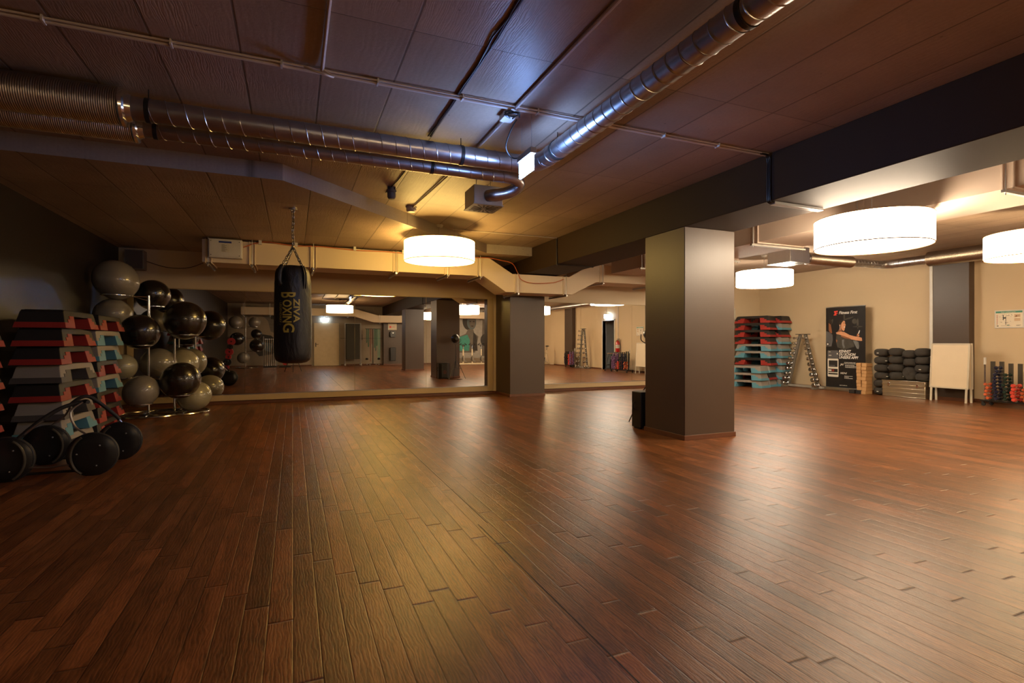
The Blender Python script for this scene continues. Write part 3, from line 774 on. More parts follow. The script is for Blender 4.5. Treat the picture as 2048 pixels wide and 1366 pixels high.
rear = [((-2.35, -3.9, 2.06), .6, 'grey', 'upper grey ball of the rack by the rear left corner, seen in the mirror'),
        ((-2.3, -3.85, 1.33), .6, 'black', 'middle black ball of the rear corner rack, seen in the mirror'),
        ((-2.05, -3.85, .48), .52, 'grey', 'low grey ball of the rear corner rack, seen in the mirror'),
        ((-1.62, -4.1, 2.08), .52, 'grey', 'second upper grey ball further from the rear corner, seen in the mirror'),
        ((-1.55, -4.3, 1.55), .48, 'black', 'small black ball under the second upper grey ball, seen in the mirror'),
        ((-1.5, -3.7, 1.02), .62, 'black', 'big black ball further from the rear corner, seen in the mirror')]
for c, D, col, lab in rear: ball(c, D, col, lab, 'exercise balls by the rear wall', rx=.8)
ball_rack(-2.0, -4.35, [(Vector(c), D) for c, D, _, _ in rear], 2.3, 'chrome ball rack by the rear wall, seen in the mirror')

# ------------------------------------------------------------------ rolling wheel frames in the dark corner
def wheel_frame(label, y, xa, xb, r, hpath, second):
    t = thing('wheel_frame', label, 'exercise frame', (0, y, 0), group='black wheel frames in the dark corner')
    for x in (xa, xb):
        w = MB().lathe([(1e-5, -.05), (r * .55, -.052), (r - .02, -.04), (r, -.028), (r, .028), (r - .02, .04), (r * .55, .052), (1e-5, .05)], 48, (x, 0, r), 'y')
        wo = w.build('wheel', m_blackm, t)
        MB().lathe([(r + .001, -.018), (r + .006, -.014), (r + .006, .014), (r + .001, .018)], 60, (x, 0, r), 'y', closed=True).build('tread', m_rubber, wo)
        bo = MB()
        for k in range(3): bo.sphere((x + r * .55 * math.cos(k * 2.1 + .9), -.056, r + r * .55 * math.sin(k * 2.1 + .9)), .008, 8, 6)
        bo.build('bolt', m_steel, wo)
    MB().tube([(xa, .0, .05), (xb, 0, .05)], .012, 10).build('lower_bar', m_blackm, t)
    MB().tube([(xa, -.02, .12), ((xa + xb) / 2, -.03, .10), (xb, -.02, .12)], .008, 8).build('cross_bar', m_steel, t)
    MB().tube(smooth_path(hpath, 8), .017, 12).build('handle', m_rubber, t)
    for pts in second: MB().tube(smooth_path(pts, 8), .009, 10).build('handle_arm', m_steel, t)
    # curved guard on each wheel
    for x, s in ((xa, 1), (xb, -1)):
        pts = [(x + s * (r * .9) * math.cos(a) * .85, -.062, r + (r * .95) * math.sin(a)) for a in [(-1.1 + 2.2 * i / 12) for i in range(13)]]
        MB().tube(pts, .011, 8).build('guard', M('olive_guard', (.06, .05, .035), .35), t)
    return t
wheel_frame('nearer pair of black wheels joined by bars, with an arching padded handle', 5.70, -2.22, -1.63, .185,
            [(-2.16, 0, .34), (-2.0, .02, .50), (-1.86, .05, .60), (-1.72, .08, .645), (-1.68, .05, .64)],
            [[(-2.16, 0, .34), (-2.05, 0, .44), (-1.98, .01, .50)], [(-1.72, .06, .64), (-1.80, .04, .56), (-1.76, .02, .43), (-1.66, 0, .35)]])
wheel_frame('farther pair of black wheels joined by bars, standing in front of the steps', 6.36, -2.18, -1.60, .185,
            [(-1.98, -.1, .56), (-1.90, -.1, .63), (-1.82, -.08, .64), (-1.70, -.03, .52), (-1.60, 0, .40)],
            [[(-1.62, 0, .42), (-1.58, 0, .36), (-1.56, 0, .31)], [(-2.18, 0, .34), (-2.05, 0, .45), (-1.97, -.08, .55)]])

# ------------------------------------------------------------------ wall speaker
t = thing('wall_speaker', 'small grey loudspeaker high in the left corner above the exercise balls', 'loudspeaker', (-2.56, YB - .14, 2.62))
MB().box(-.14, .14, -.12, .10, -.17, .17).build('cabinet', M('speaker_cabinet', (.20, .17, .15), .5), t, bevel=.008)
MB().box(-.125, .125, -.128, -.12, -.155, .155).build('grille', M('speaker_grille', (.10, .085, .075), .6, bump=.5, bscale=400), t, bevel=.004)
MB().box(-.17, -.14, -.03, .03, -.03, .03).build('bracket', m_steel, t)
o = MB().tube(smooth_path([(-2.42, YB - .06, 2.62), (-2.1, YB - .05, 2.53), (-1.75, YB - .05, 2.55), (-1.35, YB - .3, 2.70)], 10), .006, 6).build('speaker_cable', m_black)
tag(o, 'black cable hanging between the wall speaker and the beige duct', 'cable')

# ------------------------------------------------------------------ text helper
def text_bm(body, size, shear=0, xs=1.0, bold=.0, align='LEFT', space=1.0):
    cu = bpy.data.curves.new('t', 'FONT'); cu.body = body; cu.size = size; cu.shear = shear; cu.offset = bold * size
    cu.align_x = align; cu.space_character = space; cu.resolution_u = 3; cu.space_line = .82
    ob = bpy.data.objects.new('t', cu); C.objects.link(ob)
    dg = bpy.context.evaluated_depsgraph_get(); me = bpy.data.meshes.new_from_object(ob.evaluated_get(dg))
    vs = [(v.co.x * xs, v.co.y, 0) for v in me.vertices]; fs = [tuple(p.vertices) for p in me.polygons]
    bpy.data.objects.remove(ob); bpy.data.meshes.remove(me); bpy.data.curves.remove(cu)
    return vs, fs
def add_text(mb, body, x, y, size, z=0, mi=0, **kw):
    vs, fs = text_bm(body, size, **kw)
    mb.add([(a + x, b + y, z) for a, b, c in vs], fs, mi); return mb

# ------------------------------------------------------------------ punching bag
bc = W(586, 640, 6.6); R = .222
zb, zt = CAMH - (727 - CY) * 6.6 / F, CAMH + (CY - 532) * 6.6 / F
t = thing('punching_bag', 'black leather punching bag with yellow lettering hanging on a chain', 'punching bag', (bc.x, bc.y, zb))
Hb = zt - zb
prof = [(1e-5, 0), (.10, .004), (.165, .018), (.20, .045), (.216, .09), (.222, .16), (.222, .5), (.218, .8), (.213, 1.0), (.206, Hb - .17), (.20, Hb - .10), (.185, Hb - .05), (.15, Hb - .012), (.09, Hb), (1e-5, Hb - .01)]
n_ = N('black_leather'); vv = n_.obj()
vo = n_.n('ShaderNodeTexVoronoi', Scale=160.0); n_.l(vv, vo.inputs['Vector'])
nz = n_.noise(n_.obj((1, 1, .5)), 5, 4, .6, 1.0)
n_.set(Base_Color=n_.mix(nz, (.010, .009, .008), (.022, .019, .016)), Roughness=n_.math('MULTIPLY_ADD', nz, .2, .34), Specular_IOR_Level=.4)
b1 = n_.bump(vo.outputs['Distance'], .15, .001); n_.l(n_.bump(nz, .8, .03, b1), n_.bs.inputs['Normal'])
m_leather = n_.mat
b = MB(); vs, fs = [], []; NN = 64
pp = []
for i in range(len(prof) - 1):
    k = 4 if prof[i + 1][1] - prof[i][1] > .1 else 2
    for j in range(k): pp.append((prof[i][0] + (prof[i + 1][0] - prof[i][0]) * j / k, prof[i][1] + (prof[i + 1][1] - prof[i][1]) * j / k))
pp.append(prof[-1])
for r, z in pp:
    for j in range(NN):
        a = 2 * PI * j / NN
        top_f = max(0, (z - Hb + .36) / .36)
        rr = r * (1 + top_f * .045 * math.sin(a * 8 + z * 9) * math.sin(a * 3 + 1) + .006 * math.sin(a * 5 + z * 4))
        vs.append((rr * math.cos(a), rr * math.sin(a), z))
for i in range(len(pp) - 1):
    for j in range(NN):
        k = (j + 1) % NN; fs.append((i * NN + j, i * NN + k, (i + 1) * NN + k, (i + 1) * NN + j))
b.add(vs, fs).build('leather_body', m_leather, t, smooth=80)
for k in range(4):
    a = k * PI / 2 + .3 + TH
    pts = [(.20 * math.cos(a), .20 * math.sin(a), Hb - .30), (.212 * math.cos(a), .212 * math.sin(a), Hb - .2), (.205 * math.cos(a), .205 * math.sin(a), Hb - .1), (.165 * math.cos(a), .165 * math.sin(a), Hb - .01)]
    s = MB()
    for q in (-1, 1):
        off = Vector((-math.sin(a), math.cos(a), 0)) * .014 * q
        s.tube([Vector(p) + off + Vector((math.cos(a), math.sin(a), 0)) * .006 for p in smooth_path(pts, 4)], .012, 6)
    s.build('strap', m_leather, t, smooth=80)
# folded flap on the left edge
a = -PI + .9
MB().tube(smooth_path([(.19 * math.cos(a), .19 * math.sin(a), Hb - .02), (.235 * math.cos(a), .235 * math.sin(a), Hb - .08), (.245 * math.cos(a), .245 * math.sin(a), Hb - .20), (.215 * math.cos(a), .215 * math.sin(a), Hb - .27)], 5), [.02] + [.03] * 13 + [.02, .01], 10).build('folded_flap', m_leather, t, smooth=80)
def link(mb, c, axis_dir, flip, L=.045, wd=.015, r=.0056):
    u = Vector(axis_dir).normalized(); s = u.orthogonal().normalized()
    if flip: s = u.cross(s)
    pts = []
    for i in range(16):
        a = 2 * PI * i / 16
        pts.append(Vector(c) + s * math.cos(a) * wd + u * (math.sin(a) * wd + (L / 2 - wd) * (1 if math.sin(a) >= 0 else -1)))
    mb.tube(pts, r, 6, closed=True)
ch = MB(); ztop_ = ZL - zb; zj = Hb + .24
z = zj; k = 0
while z < ztop_ - .05: link(ch, (0.004 * math.sin(k), 0, z), (0, 0, 1), k % 2, .052); z += .042; k += 1
for q in range(4):
    a = q * PI / 2 + .3 + TH; e0 = Vector((0, 0, zj)); e1 = Vector((.165 * math.cos(a), .165 * math.sin(a), Hb - .02)); n2 = int((e1 - e0).length / .036)
    for j in range(n2): link(ch, e0.lerp(e1, (j + .5) / n2), e1 - e0, j % 2, .046)
ch.build('chain', metal('chain_steel', (.25, .23, .21), .35), t)
MB().torus((0, 0, zj), .02, .005, 20, 8, 'x').build('ring', m_steel, t)
MB().cyl((0, 0, ztop_ - .001), (0, 0, ztop_ - .012), .05, 20).torus((0, 0, ztop_ - .03), .018, .006, 18, 8, 'y').build('ceiling_hook', m_steel, t)
# yellow lettering, reading downwards, wrapped on the bag
def wrap(mb, body, ang, ztop, size, xs, bold, mi=0):
    """letters run down the bag: text x -> -z, text y -> to the right around the bag"""
    import bmesh
    vs, fs = text_bm(body, size, 0, xs, bold)
    bm = bmesh.new(); bvs = [bm.verts.new(v) for v in vs]
    for f in fs:
        try: bm.faces.new([bvs[i] for i in f])
        except ValueError: pass
    for k in range(-2, 14):
        g = list(bm.verts) + list(bm.edges) + list(bm.faces)
        bmesh.ops.bisect_plane(bm, geom=g, plane_co=(0, k * .012, 0), plane_no=(0, 1, 0), dist=1e-6)
    bm.verts.index_update(); out = []
    for v in bm.verts:
        zz = ztop - v.co.x; aa = ang + v.co.y / .224
        # radius of the bag at that height
        rr = R
        for (r0, z0), (r1, z1) in zip(prof, prof[1:]):
            if z0 <= zz <= z1: rr = r0 + (r1 - r0) * (zz - z0) / (z1 - z0); break
        rr = max(rr, .19) * (1 + .006 * math.sin(aa * 5 + zz * 4)) + .0035
        out.append((rr * math.cos(aa), rr * math.sin(aa), zz))
    mb.add(out, [tuple(v.index for v in f.verts) for f in bm.faces], mi); bm.free(); return mb
m_yel = M('yellow_print', (.52, .40, .06), .45)
cam_ang = math.atan2(-bc.y, -bc.x)
L0 = Hb - (575 - 532) * 6.6 / F
def zpx(y): return (727 - y) * 6.6 / F
tx = MB()
wrap(tx, 'B', cam_ang - .637, zpx(586.5), .248, .54, .016)
wrap(tx, 'OXIN', cam_ang - .54, zpx(602), .150, .74, .022)
wrap(tx, 'G', cam_ang - .50, zpx(646.5), .182, .95, .02)
wrap(tx, 'ZIVA', cam_ang + .035, zpx(600), .100, 1.32, .024)
tx.build('yellow_lettering', m_yel, t, smooth=0)
tx = MB(); wrap(tx, '- LEGENDARY -', cam_ang - .74, zpx(603), .042, 1.05, .0)
tx.build('small_lettering', m_yel, t, smooth=0)

# ------------------------------------------------------------------ loudspeaker and studio lamp behind the column
t = thing('floor_speaker', 'black loudspeaker box standing on the floor behind the large column', 'loudspeaker', (4.475, 5.95, 0))
MB().prism([(-.175, -.12), (.175, -.12), (.175, .08), (.10, .16), (-.10, .16), (-.175, .08)], .02, .50, 'xy').build('cabinet', m_black, t, bevel=.008)
MB().prism([(-.165, .085), (-.095, .166), (.095, .166), (.165, .085)], .05, .47, 'xy').build('grille', M('black_grille', (.03, .028, .027), .5, bump=.6, bscale=500), t)
MB().torus((0, .168, .22), .05, .006, 24, 6, 'y').box(-.012, .012, .165, .172, .18, .25).build('red_emblem', M('dim_red', (.16, .02, .015), .5), t)
for x in (-.14, .14): MB().box(x - .02, x + .02, -.08, .05, 0, .02).build('foot', m_rubber, t)
MB().tube(smooth_path([(-.178, .0, .36), (-.21, .0, .34), (-.21, .0, .28), (-.178, .0, .26)], 4), .008, 8).build('handle', m_rubber, t)
t = thing('studio_lamp', 'black spotlight on a thin tripod behind the large column', 'spotlight', (4.80, 6.27, 0))
MB().lathe([(.05, .11), (.06, .10), (.135, -.03), (.14, -.05), (.132, -.05), (.06, .07), (1e-5, .075)], 32, (0, 0, 1.29), 'y').build('reflector', m_blackm, t)
MB().sphere((0, .04 - .02, 1.29), .035, 16, 10).build('bulb', m_chrome, t)
MB().tube([(0, 0, .35), (0, 0, 1.10)], .010, 10).tube([(0, 0, .45), (0, 0, .75)], .014, 10).tube(smooth_path([(0, 0, 1.08), (.06, 0, 1.14), (.15, .02, 1.2), (.155, .02, 1.29)], 4), .007, 8).tube(smooth_path([(0, 0, 1.08), (-.06, 0, 1.14), (-.15, .02, 1.2), (-.155, .02, 1.29)], 4), .007, 8).build('pole', m_blackm, t)
for k in range(3):
    a = k * 2 * PI / 3 + .5
    MB().tube([(0, 0, .62), (.12 * math.cos(a), .12 * math.sin(a), .45), (.31 * math.cos(a), .31 * math.sin(a), .01)], .008, 8).tube([(0, 0, .35), (.17 * math.cos(a), .17 * math.sin(a), .33)], .005, 6).build('leg', m_blackm, t)
o = MB().tube(smooth_path([(4.8, 6.4, .006), (4.95, 6.5, .006), (4.8, 6.6, .006), (4.62, 6.45, .006), (4.5, 6.2, .006), (4.46, 6.13, .03)], 6), .005, 6).build('power_cable', m_black)
tag(o, 'black cable coiled on the floor behind the large column', 'cable')

# ------------------------------------------------------------------ chrome dumbbells on the A-shaped rack
def dumbbell_mesh(r, L, hr=.014, name='chrome_dumbbell', m=None, m2=None):
    t = thing(name, 'x', 'dumbbell')
    hl = L * .3
    MB().cyl((-L / 2 + hl, 0, 0), (L / 2 - hl, 0, 0), hr, 12).build('grip', m or m_chrome, t)
    for s in (-1, 1):
        MB().lathe([(1e-5, 0), (r * .75, .002), (r, .012), (r, hl - .012), (r * .7, hl), (1e-5, hl)], 20, (s * (L / 2) - (hl if s > 0 else 0), 0, 0), 'x').build('head', m2 or m_chrome, t)
    return t
m_dbend = metal('dumbbell_steel', (.42, .40, .38), .22)
def a_rack(y, x, label, where, n=10, topz=1.34, spread=.60, group='chrome dumbbells'):
    t = thing('dumbbell_rack', label, 'dumbbell rack', (x, y, 0))
    g = M('grey_rack_enamel', (.16, .145, .12), .4)
    for s in (-1, 1):
        a = Vector((0, s * .07, topz + .03)); b_ = Vector((0, s * (spread - .10), .06))
        u = (b_ - a).normalized(); w = u.cross(Vector((1, 0, 0)))
        mb = MB(); q = [a - w * .035, a + w * .035, b_ + w * .035, b_ - w * .035]
        mb.add([p + Vector((-.03, 0, 0)) for p in q] + [p + Vector((.03, 0, 0)) for p in q], [(0, 1, 2, 3), (7, 6, 5, 4), (0, 4, 5, 1), (1, 5, 6, 2), (2, 6, 7, 3), (3, 7, 4, 0)])
        mb.build('upright', g, t, bevel=.003)
    MB().box(-.06, .06, -.17, .17, topz + .03, topz + .045).build('top_plate', m_blackm, t, bevel=.002)
    MB().box(-.035, .035, -spread - .05, spread + .05, .02, .075).build('foot_bar', M('light_rack_enamel', (.34, .32, .28), .4), t, bevel=.004)
    for s in (-1, 1):
        MB().box(-.22, .16, s * (spread - .08) - .035, s * (spread - .08) + .035, .0, .06).build('cross_foot', g, t, bevel=.003)
        for i in range(n):
            z = topz - .06 - (topz - .16) * i / (n - 1)
            f = (topz + .03 - z) / (topz - .03); yy = s * (.07 + (spread - .17) * f)
            r = .030 + .026 * i / (n - 1)
            L = .15 + .07 * i / (n - 1)
            MB().box(-.10, -.028, yy + s * .035 - .012, yy + s * .035 + .012, z - r * .0 - .026, z - .016).build('cradle', g, t)
            db = PR.get('db')
            if db is None:
                db = dumbbell_mesh(.04, .18, m=m_chrome, m2=m_dbend); PR['db'] = db; o = db; o.location = (x - .10, y + yy + s * .035, z); o['group'] = group
            else: o = dup(db, (x - .10, y + yy + s * .035, z), 0, group=group)
            o.rotation_euler = (0, 0, random.uniform(-.06, .06))
            o.scale = (L / .18, r / .04, r / .04)
            o['label'] = 'chrome dumbbell, %s arm of %s, %s' % ('left' if s > 0 else 'right', where, from_top(i, n))
    return t
PR = {}
a_rack(9.60, 12.12, 'A-shaped chrome dumbbell rack between the step stacks and the roll-up banner', 'the rack beside the banner', spread=.52)
a_rack(1.75, 12.12, 'A-shaped dumbbell rack further along the right wall, seen in the mirror', 'the mirrored A-shaped rack', 9, 1.75, .45, 'chrome dumbbells on the rack seen in the mirror')

# ------------------------------------------------------------------ flat artwork helper: layers in a plane
def plane_obj(mb, name, mats, parent, origin, xd, yd):
    xd = Vector(xd); yd = Vector(yd); zd = xd.cross(yd)
    Mx = Matrix((( xd.x, yd.x, zd.x, origin[0]), (xd.y, yd.y, zd.y, origin[1]), (xd.z, yd.z, zd.z, origin[2]), (0, 0, 0, 1)))
    mb.xf(Mx); return mb.build(name, mats, parent, smooth=0)
def ell(cx, cy, rx, ry, rot=0, n=24, a0=0, a1=2 * PI):
    c, s = math.cos(rot), math.sin(rot)
    return [(cx + rx * math.cos(a) * c - ry * math.sin(a) * s, cy + rx * math.cos(a) * s + ry * math.sin(a) * c) for a in [a0 + (a1 - a0) * i / n for i in range(n)]]
def flat(mb, poly, z, mi):
    return mb.add([(x, y, z) for x, y in poly], [tuple(range(len(poly)))], mi)
# ------------------------------------------------------------------ roll-up banner
y1_, y0_ = 9.02, 8.05; bw = y1_ - y0_; bx = 12.20
t = thing('rollup_banner', 'tall black roll-up advertising banner with a woman holding a phone', 'banner', (bx, y1_, 0))
BH = 2.02
MB().box(-.004, .004, -bw, 0, .08, BH).build('banner_sheet', M('banner_black', (.012, .011, .011), .42), t)
MB().box(-.06, .06, -bw - .01, .01, 0, .085).build('base_case', m_steel, t, bevel=.01)
MB().box(-.012, .012, -bw, 0, BH - .005, BH + .018).build('top_rail', m_steel, t, bevel=.003)
MB().cyl((.03, -bw / 2, .05), (.03, -bw / 2, BH), .010, 8).build('support_pole', m_steel, t)
P = [M('pr_skin', (.62, .30, .16), .5, var=.25, scale=9), M('pr_skin_dark', (.26, .10, .045), .5, var=.3), M('pr_grey', (.10, .10, .105), .5, var=.4), M('pr_white', (.75, .73, .68), .5), M('pr_red', (.75, .06, .04), .5),
     M('pr_hair', (.03, .018, .012), .5, var=.3), M('pr_denim', (.16, .17, .17), .5, var=.5, scale=14), M('pr_blur', (.06, .055, .045), .5, var=.6)]
m = MB(); U = BH - .08   # local: x 0..bw to the right, y 0..U upward
k = bw / 505.0           # artwork pixels (x 185..690, y 115..1090) in the close view
def q(x, y): return ((x - 187) * k, (1098 - y) * (U / 975.0))
def qq(pts): return [q(*p) for p in pts]
# blurred gym background
for (x, y, w_, h_, rt) in ((480, 265, 70, 9, .25), (600, 365, 62, 7, 0), (430, 230, 10, 45, 0), (600, 330, 12, 60, 0), (265, 300, 14, 40, -.4), (560, 300, 30, 30, .3)):
    cx_, cy_ = q(x, y); flat(m, ell(cx_, cy_, w_ * k, h_ * k * 1.05, rt), .0052, 7)
# second person with dark shirt on the left, cut by the edge
flat(m, qq([(188, 410), (235, 425), (275, 455), (280, 520), (262, 600), (188, 600)]), .0054, 2)
flat(m, qq([(225, 300), (250, 320), (262, 380), (272, 430), (262, 440), (240, 425), (225, 400)]), .0056, 1)
flat(m, qq([(228, 260), (255, 262), (268, 300), (262, 345), (250, 330), (225, 310)]), .0058, 5)
# hair, neck, head (profile facing right, looking down)
flat(m, qq([(362, 300), (385, 280), (420, 278), (436, 292), (425, 305), (400, 318), (392, 345), (385, 372), (368, 362), (357, 335)]), .0054, 5)
flat(m, qq([(376, 350), (402, 372), (402, 410), (384, 430), (384, 450), (340, 446), (325, 432), (350, 415), (365, 390)]), .0056, 1)
face = [(400, 312), (418, 290), (436, 292), (442, 305), (440, 320), (446, 332), (451, 343), (443, 348), (446, 358), (441, 364), (444, 372), (437, 380), (436, 395), (427, 413), (412, 408), (402, 396), (392, 376), (388, 350), (392, 328)]
flat(m, qq(face), .0058, 0)
flat(m, qq([(424, 362), (441, 358), (438, 370), (428, 373)]), .0060, 3)      # smile
flat(m, ell(*q(428, 322), 6 * k, 3 * k), .0060, 5); flat(m, qq([(419, 312), (436, 309), (437, 313), (420, 316)]), .0060, 5)
flat(m, ell(*q(375, 343), 7 * k, 10 * k), .0060, 0); flat(m, ell(*q(375, 345), 3 * k, 5 * k), .0062, 3)
flat(m, qq([(373, 350), (377, 350), (380, 400), (376, 400)]), .0062, 3)
# shoulder and long arm to the right, hand with phone
flat(m, qq([(322, 430), (345, 425), (388, 418), (430, 425), (500, 462), (560, 478), (620, 488), (662, 500), (664, 528), (640, 534), (580, 526), (520, 515), (500, 500), (440, 478), (385, 460), (330, 448)]), .0060, 0)
flat(m, qq([(385, 460), (440, 478), (500, 500), (520, 515), (440, 500), (392, 480)]), .0062, 1)
flat(m, qq([(650, 498), (668, 498), (668, 530), (654, 530)]), .0064, 5)
flat(m, qq([(583, 474), (598, 452), (612, 448), (620, 462), (618, 480), (600, 486)]), .0062, 1)
for i in range(4): flat(m, ell(*q(600 + i * 4, 452 + i * 8), 9 * k, 3.4 * k, .5), .0064, 0)
flat(m, qq([(604, 446), (620, 408), (629, 410), (616, 449)]), .0066, 3)
# tank top and jeans
flat(m, qq([(330, 450), (390, 462), (480, 500), (540, 530), (560, 600), (430, 640), (340, 610), (320, 520)]), .0055, 7)
flat(m, qq([(400, 520), (430, 515), (425, 560), (440, 610), (420, 625), (405, 580)]), .0057, 6)
flat(m, qq([(540, 528), (580, 530), (610, 545), (618, 590), (612, 628), (590, 625), (565, 580)]), .0057, 6)
flat(m, qq([(322, 520), (335, 515), (342, 530), (330, 556)]), .0057, 1)
flat(m, ell(*q(210, 570), 24 * k, 26 * k), .0056, 5)
mm = ell(*q(210, 570), 20 * k, 22 * k); flat(m, mm, .0058, 2); flat(m, ell(*q(212, 572), 9 * k, 10 * k), .0060, 3)
ob = plane_obj(m, 'printed_picture', P, t, (0, 0, .08), (0, -1, 0), (0, 0, 1))
# logo and lettering
m = MB(); Kx = k
flat(m, qq([(296, 168), (346, 164), (345, 178), (322, 180), (321, 208), (332, 208), (330, 219), (291, 221), (293, 209), (303, 208), (306, 182), (297, 183)]), .0052, 1)
flat(m, qq([(322, 190), (343, 188), (342, 200), (322, 201)]), .0052, 1)
def bt(body, x, y, size, mi=0, **kw):
    cx_, cy_ = q(x, y); add_text(m, body, cx_, cy_, size * k * 1.35, .0064, mi, **kw)
bt('Fitness First', 360, 207, 38, shear=.25, bold=.018, xs=.93)
bt('KENNST', 360, 672, 33, shear=.25, bold=.03, xs=.90)
bt('DU SCHON', 360, 709, 33, shear=.25, bold=.03, xs=.90)
bt('UNSERE APP?', 360, 746, 33, shear=.25, bold=.03, xs=.93)
bt('JA?', 380, 827, 24, shear=.25, bold=.02); bt('NEIN?', 380, 932, 23, shear=.25, bold=.02)
bt('www.fitnessfirst.de', 368, 1074, 12, bold=.01, xs=.8)
for (x, y, w_) in ((432, 795, 150), (435, 808, 205), (443, 827, 125), (443, 840, 160), (443, 853, 150)):
    for j in range(int(w_ / 12)):
        ww = random.uniform(7, 11); flat(m, qq([(x + j * 12, y), (x + j * 12 + ww, y), (x + j * 12 + ww, y - 6), (x + j * 12, y - 6)]), .0062, 0)
for (x, y, w_) in ((433, 958, 108), (433, 971, 60), (433, 984, 115)):
    for j in range(int(w_ / 12)):
        ww = random.uniform(7, 11); flat(m, qq([(x + j * 12, y), (x + j * 12 + ww, y), (x + j * 12 + ww, y - 6), (x + j * 12, y - 6)]), .0062, 0)
plane_obj(m, 'lettering', [P[3], P[4]], t, (0, 0, .08), (0, -1, 0), (0, 0, 1))
# phone screen shown on the banner
m = MB()
def rrect(x0, y0, x1, y1, r=0, z=.006, mi=0):
    if r:
        pts = []
        for cx_, cy_, a in ((x1 - r, y0 + r, -PI / 2), (x1 - r, y1 - r, 0), (x0 + r, y1 - r, PI / 2), (x0 + r, y0 + r, PI)):
            for i in range(5):
                an = a + PI / 2 * i / 4; pts.append((cx_ + r * math.cos(an), cy_ + r * math.sin(an)))
        flat(m, qq(pts), z, mi)
    else: flat(m, qq([(x0, y0), (x1, y0), (x1, y1), (x0, y1)]), z, mi)
rrect(208, 648, 352, 976, 14, .0052, 1); rrect(211, 750, 356, 972, 10, .0056, 0); rrect(226, 772, 343, 850, 0, .0060, 2); rrect(220, 874, 346, 915, 0, .0060, 2); rrect(220, 927, 346, 944, 0, .0060, 2)
rrect(222, 884, 262, 904, 0, .0064, 0); rrect(266, 880, 300, 908, 0, .0064, 3); rrect(332, 680, 350, 697, 0, .0060, 0); rrect(224, 664, 250, 670, 0, .0060, 0); rrect(224, 706, 262, 714, 0, .0060, 0); rrect(230, 828, 310, 840, 0, .0064, 1)
plane_obj(m, 'printed_phone', [M('pr_cream', (.66, .63, .55), .5), P[2], M('pr_ink', (.02, .02, .02), .5), M('pr_dimred', (.22, .03, .02), .5)], t, (0, 0, .08), (0, -1, 0), (0, 0, 1))

# ------------------------------------------------------------------ cork blocks
m_cork = M('cork', (.52, .30, .13), .75, var=.18, scale=90, bump=.4, bscale=200)
zz = 0
hts = [.075] * 10
for col, (yy, xx, n) in enumerate(((7.98, 11.98, 8), (7.86, 11.96, 9))):
    for i in range(n):
        z = i * .0775 + (.085 if col == 0 else 0)
        if z + .075 > .80: break
        if i == 0 or 'cork' not in PR:
            pass
        if 'cork' not in PR:
            o = MB().box(-.11, .11, -.052, .052, 0, .075).build('cork_block', m_cork, bevel=.005); PR['cork'] = o
            o['category'] = 'yoga block'
        else:
            o = PR['cork'].copy(); C.objects.link(o)
        o.location = (xx + random.uniform(-.014, .014), yy, z); o.rotation_euler = (0, 0, random.uniform(-.07, .07))
        o['group'] = 'cork yoga blocks'
        nn = 8 if col == 0 else 9
        o['label'] = 'cork yoga block in the %s column beside the banner, %s' % ('left' if col == 0 else 'right', 'lowest' if i == 0 else ORD[i] + ' from the bottom')
for i, (xx, yy, lab) in enumerate(((11.98, 7.98, 'black foam block under the left cork column'), (11.95, 8.12, 'black foam block on the floor in front of the banner foot'))):
    o = MB().box(-.13, .13, -.062, .062, 0, .083).build('foam_block', m_rubber, bevel=.006); o.location = (xx, yy, 0); tag(o, lab, 'yoga block', 'black foam blocks')

# ------------------------------------------------------------------ cushions
m_cush = M('charcoal_cushion_cloth', (.040, .035, .030), .85, var=.2, bump=.4, bscale=260)
def make_cushion():
    t = thing('meditation_cushion', 'x', 'cushion')
    vs, fs = [], []; NN, MM = 40, 14
    for i in range(MM + 1):
        tt = -PI / 2 + PI * i / MM
        cz = math.copysign(abs(math.sin(tt)) ** .75, math.sin(tt)) * .085 + .085
        rr = .165 * (abs(math.cos(tt)) ** .55) + 1e-4
        for j in range(NN):
            a = 2 * PI * j / NN; pl = 1 + .018 * math.sin(a * 14) * abs(math.sin(tt))
            vs.append((rr * pl * math.cos(a), rr * pl * math.sin(a), cz + .004 * math.sin(a * 3 + 1)))
    for i in range(MM):
        for j in range(NN):
            k2 = (j + 1) % NN; fs.append((i * NN + j, i * NN + k2, (i + 1) * NN + k2, (i + 1) * NN + j))
    MB().add(vs, fs).build('cover', m_cush, t, smooth=70)
    MB().torus((0, 0, .085), .163, .003, 40, 5).build('seam', m_cush, t)
    MB().box(-.176, -.162, -.02, .02, .07, .085).build('care_tag', m_white, t, bevel=.001)
    return t
cu = make_cushion(); used = False
def place_cushion(x, y, z, label, s=1, rot=None, rz=None):
    global used
    o = cu if not used else dup(cu, (0, 0, 0))
    used = True
    o.location = (x, y, z); o.rotation_euler = rot or (random.uniform(-.03, .03), random.uniform(-.03, .03), random.uniform(1.0, 5.0) if rz is None else rz); o.scale = (s, s, 1)
    o['label'] = label; o['group'] = 'dark grey meditation cushions'
for i in range(6):
    place_cushion(12.17 + random.uniform(-.012, .012), 7.655 + random.uniform(-.008, .008), i * .171, 'dark cushion in the floor-standing column beside the cork blocks, %s' % from_top(5 - i, 6), .93, rz=.0 if i in (0, 5) else None)
CZ = .362
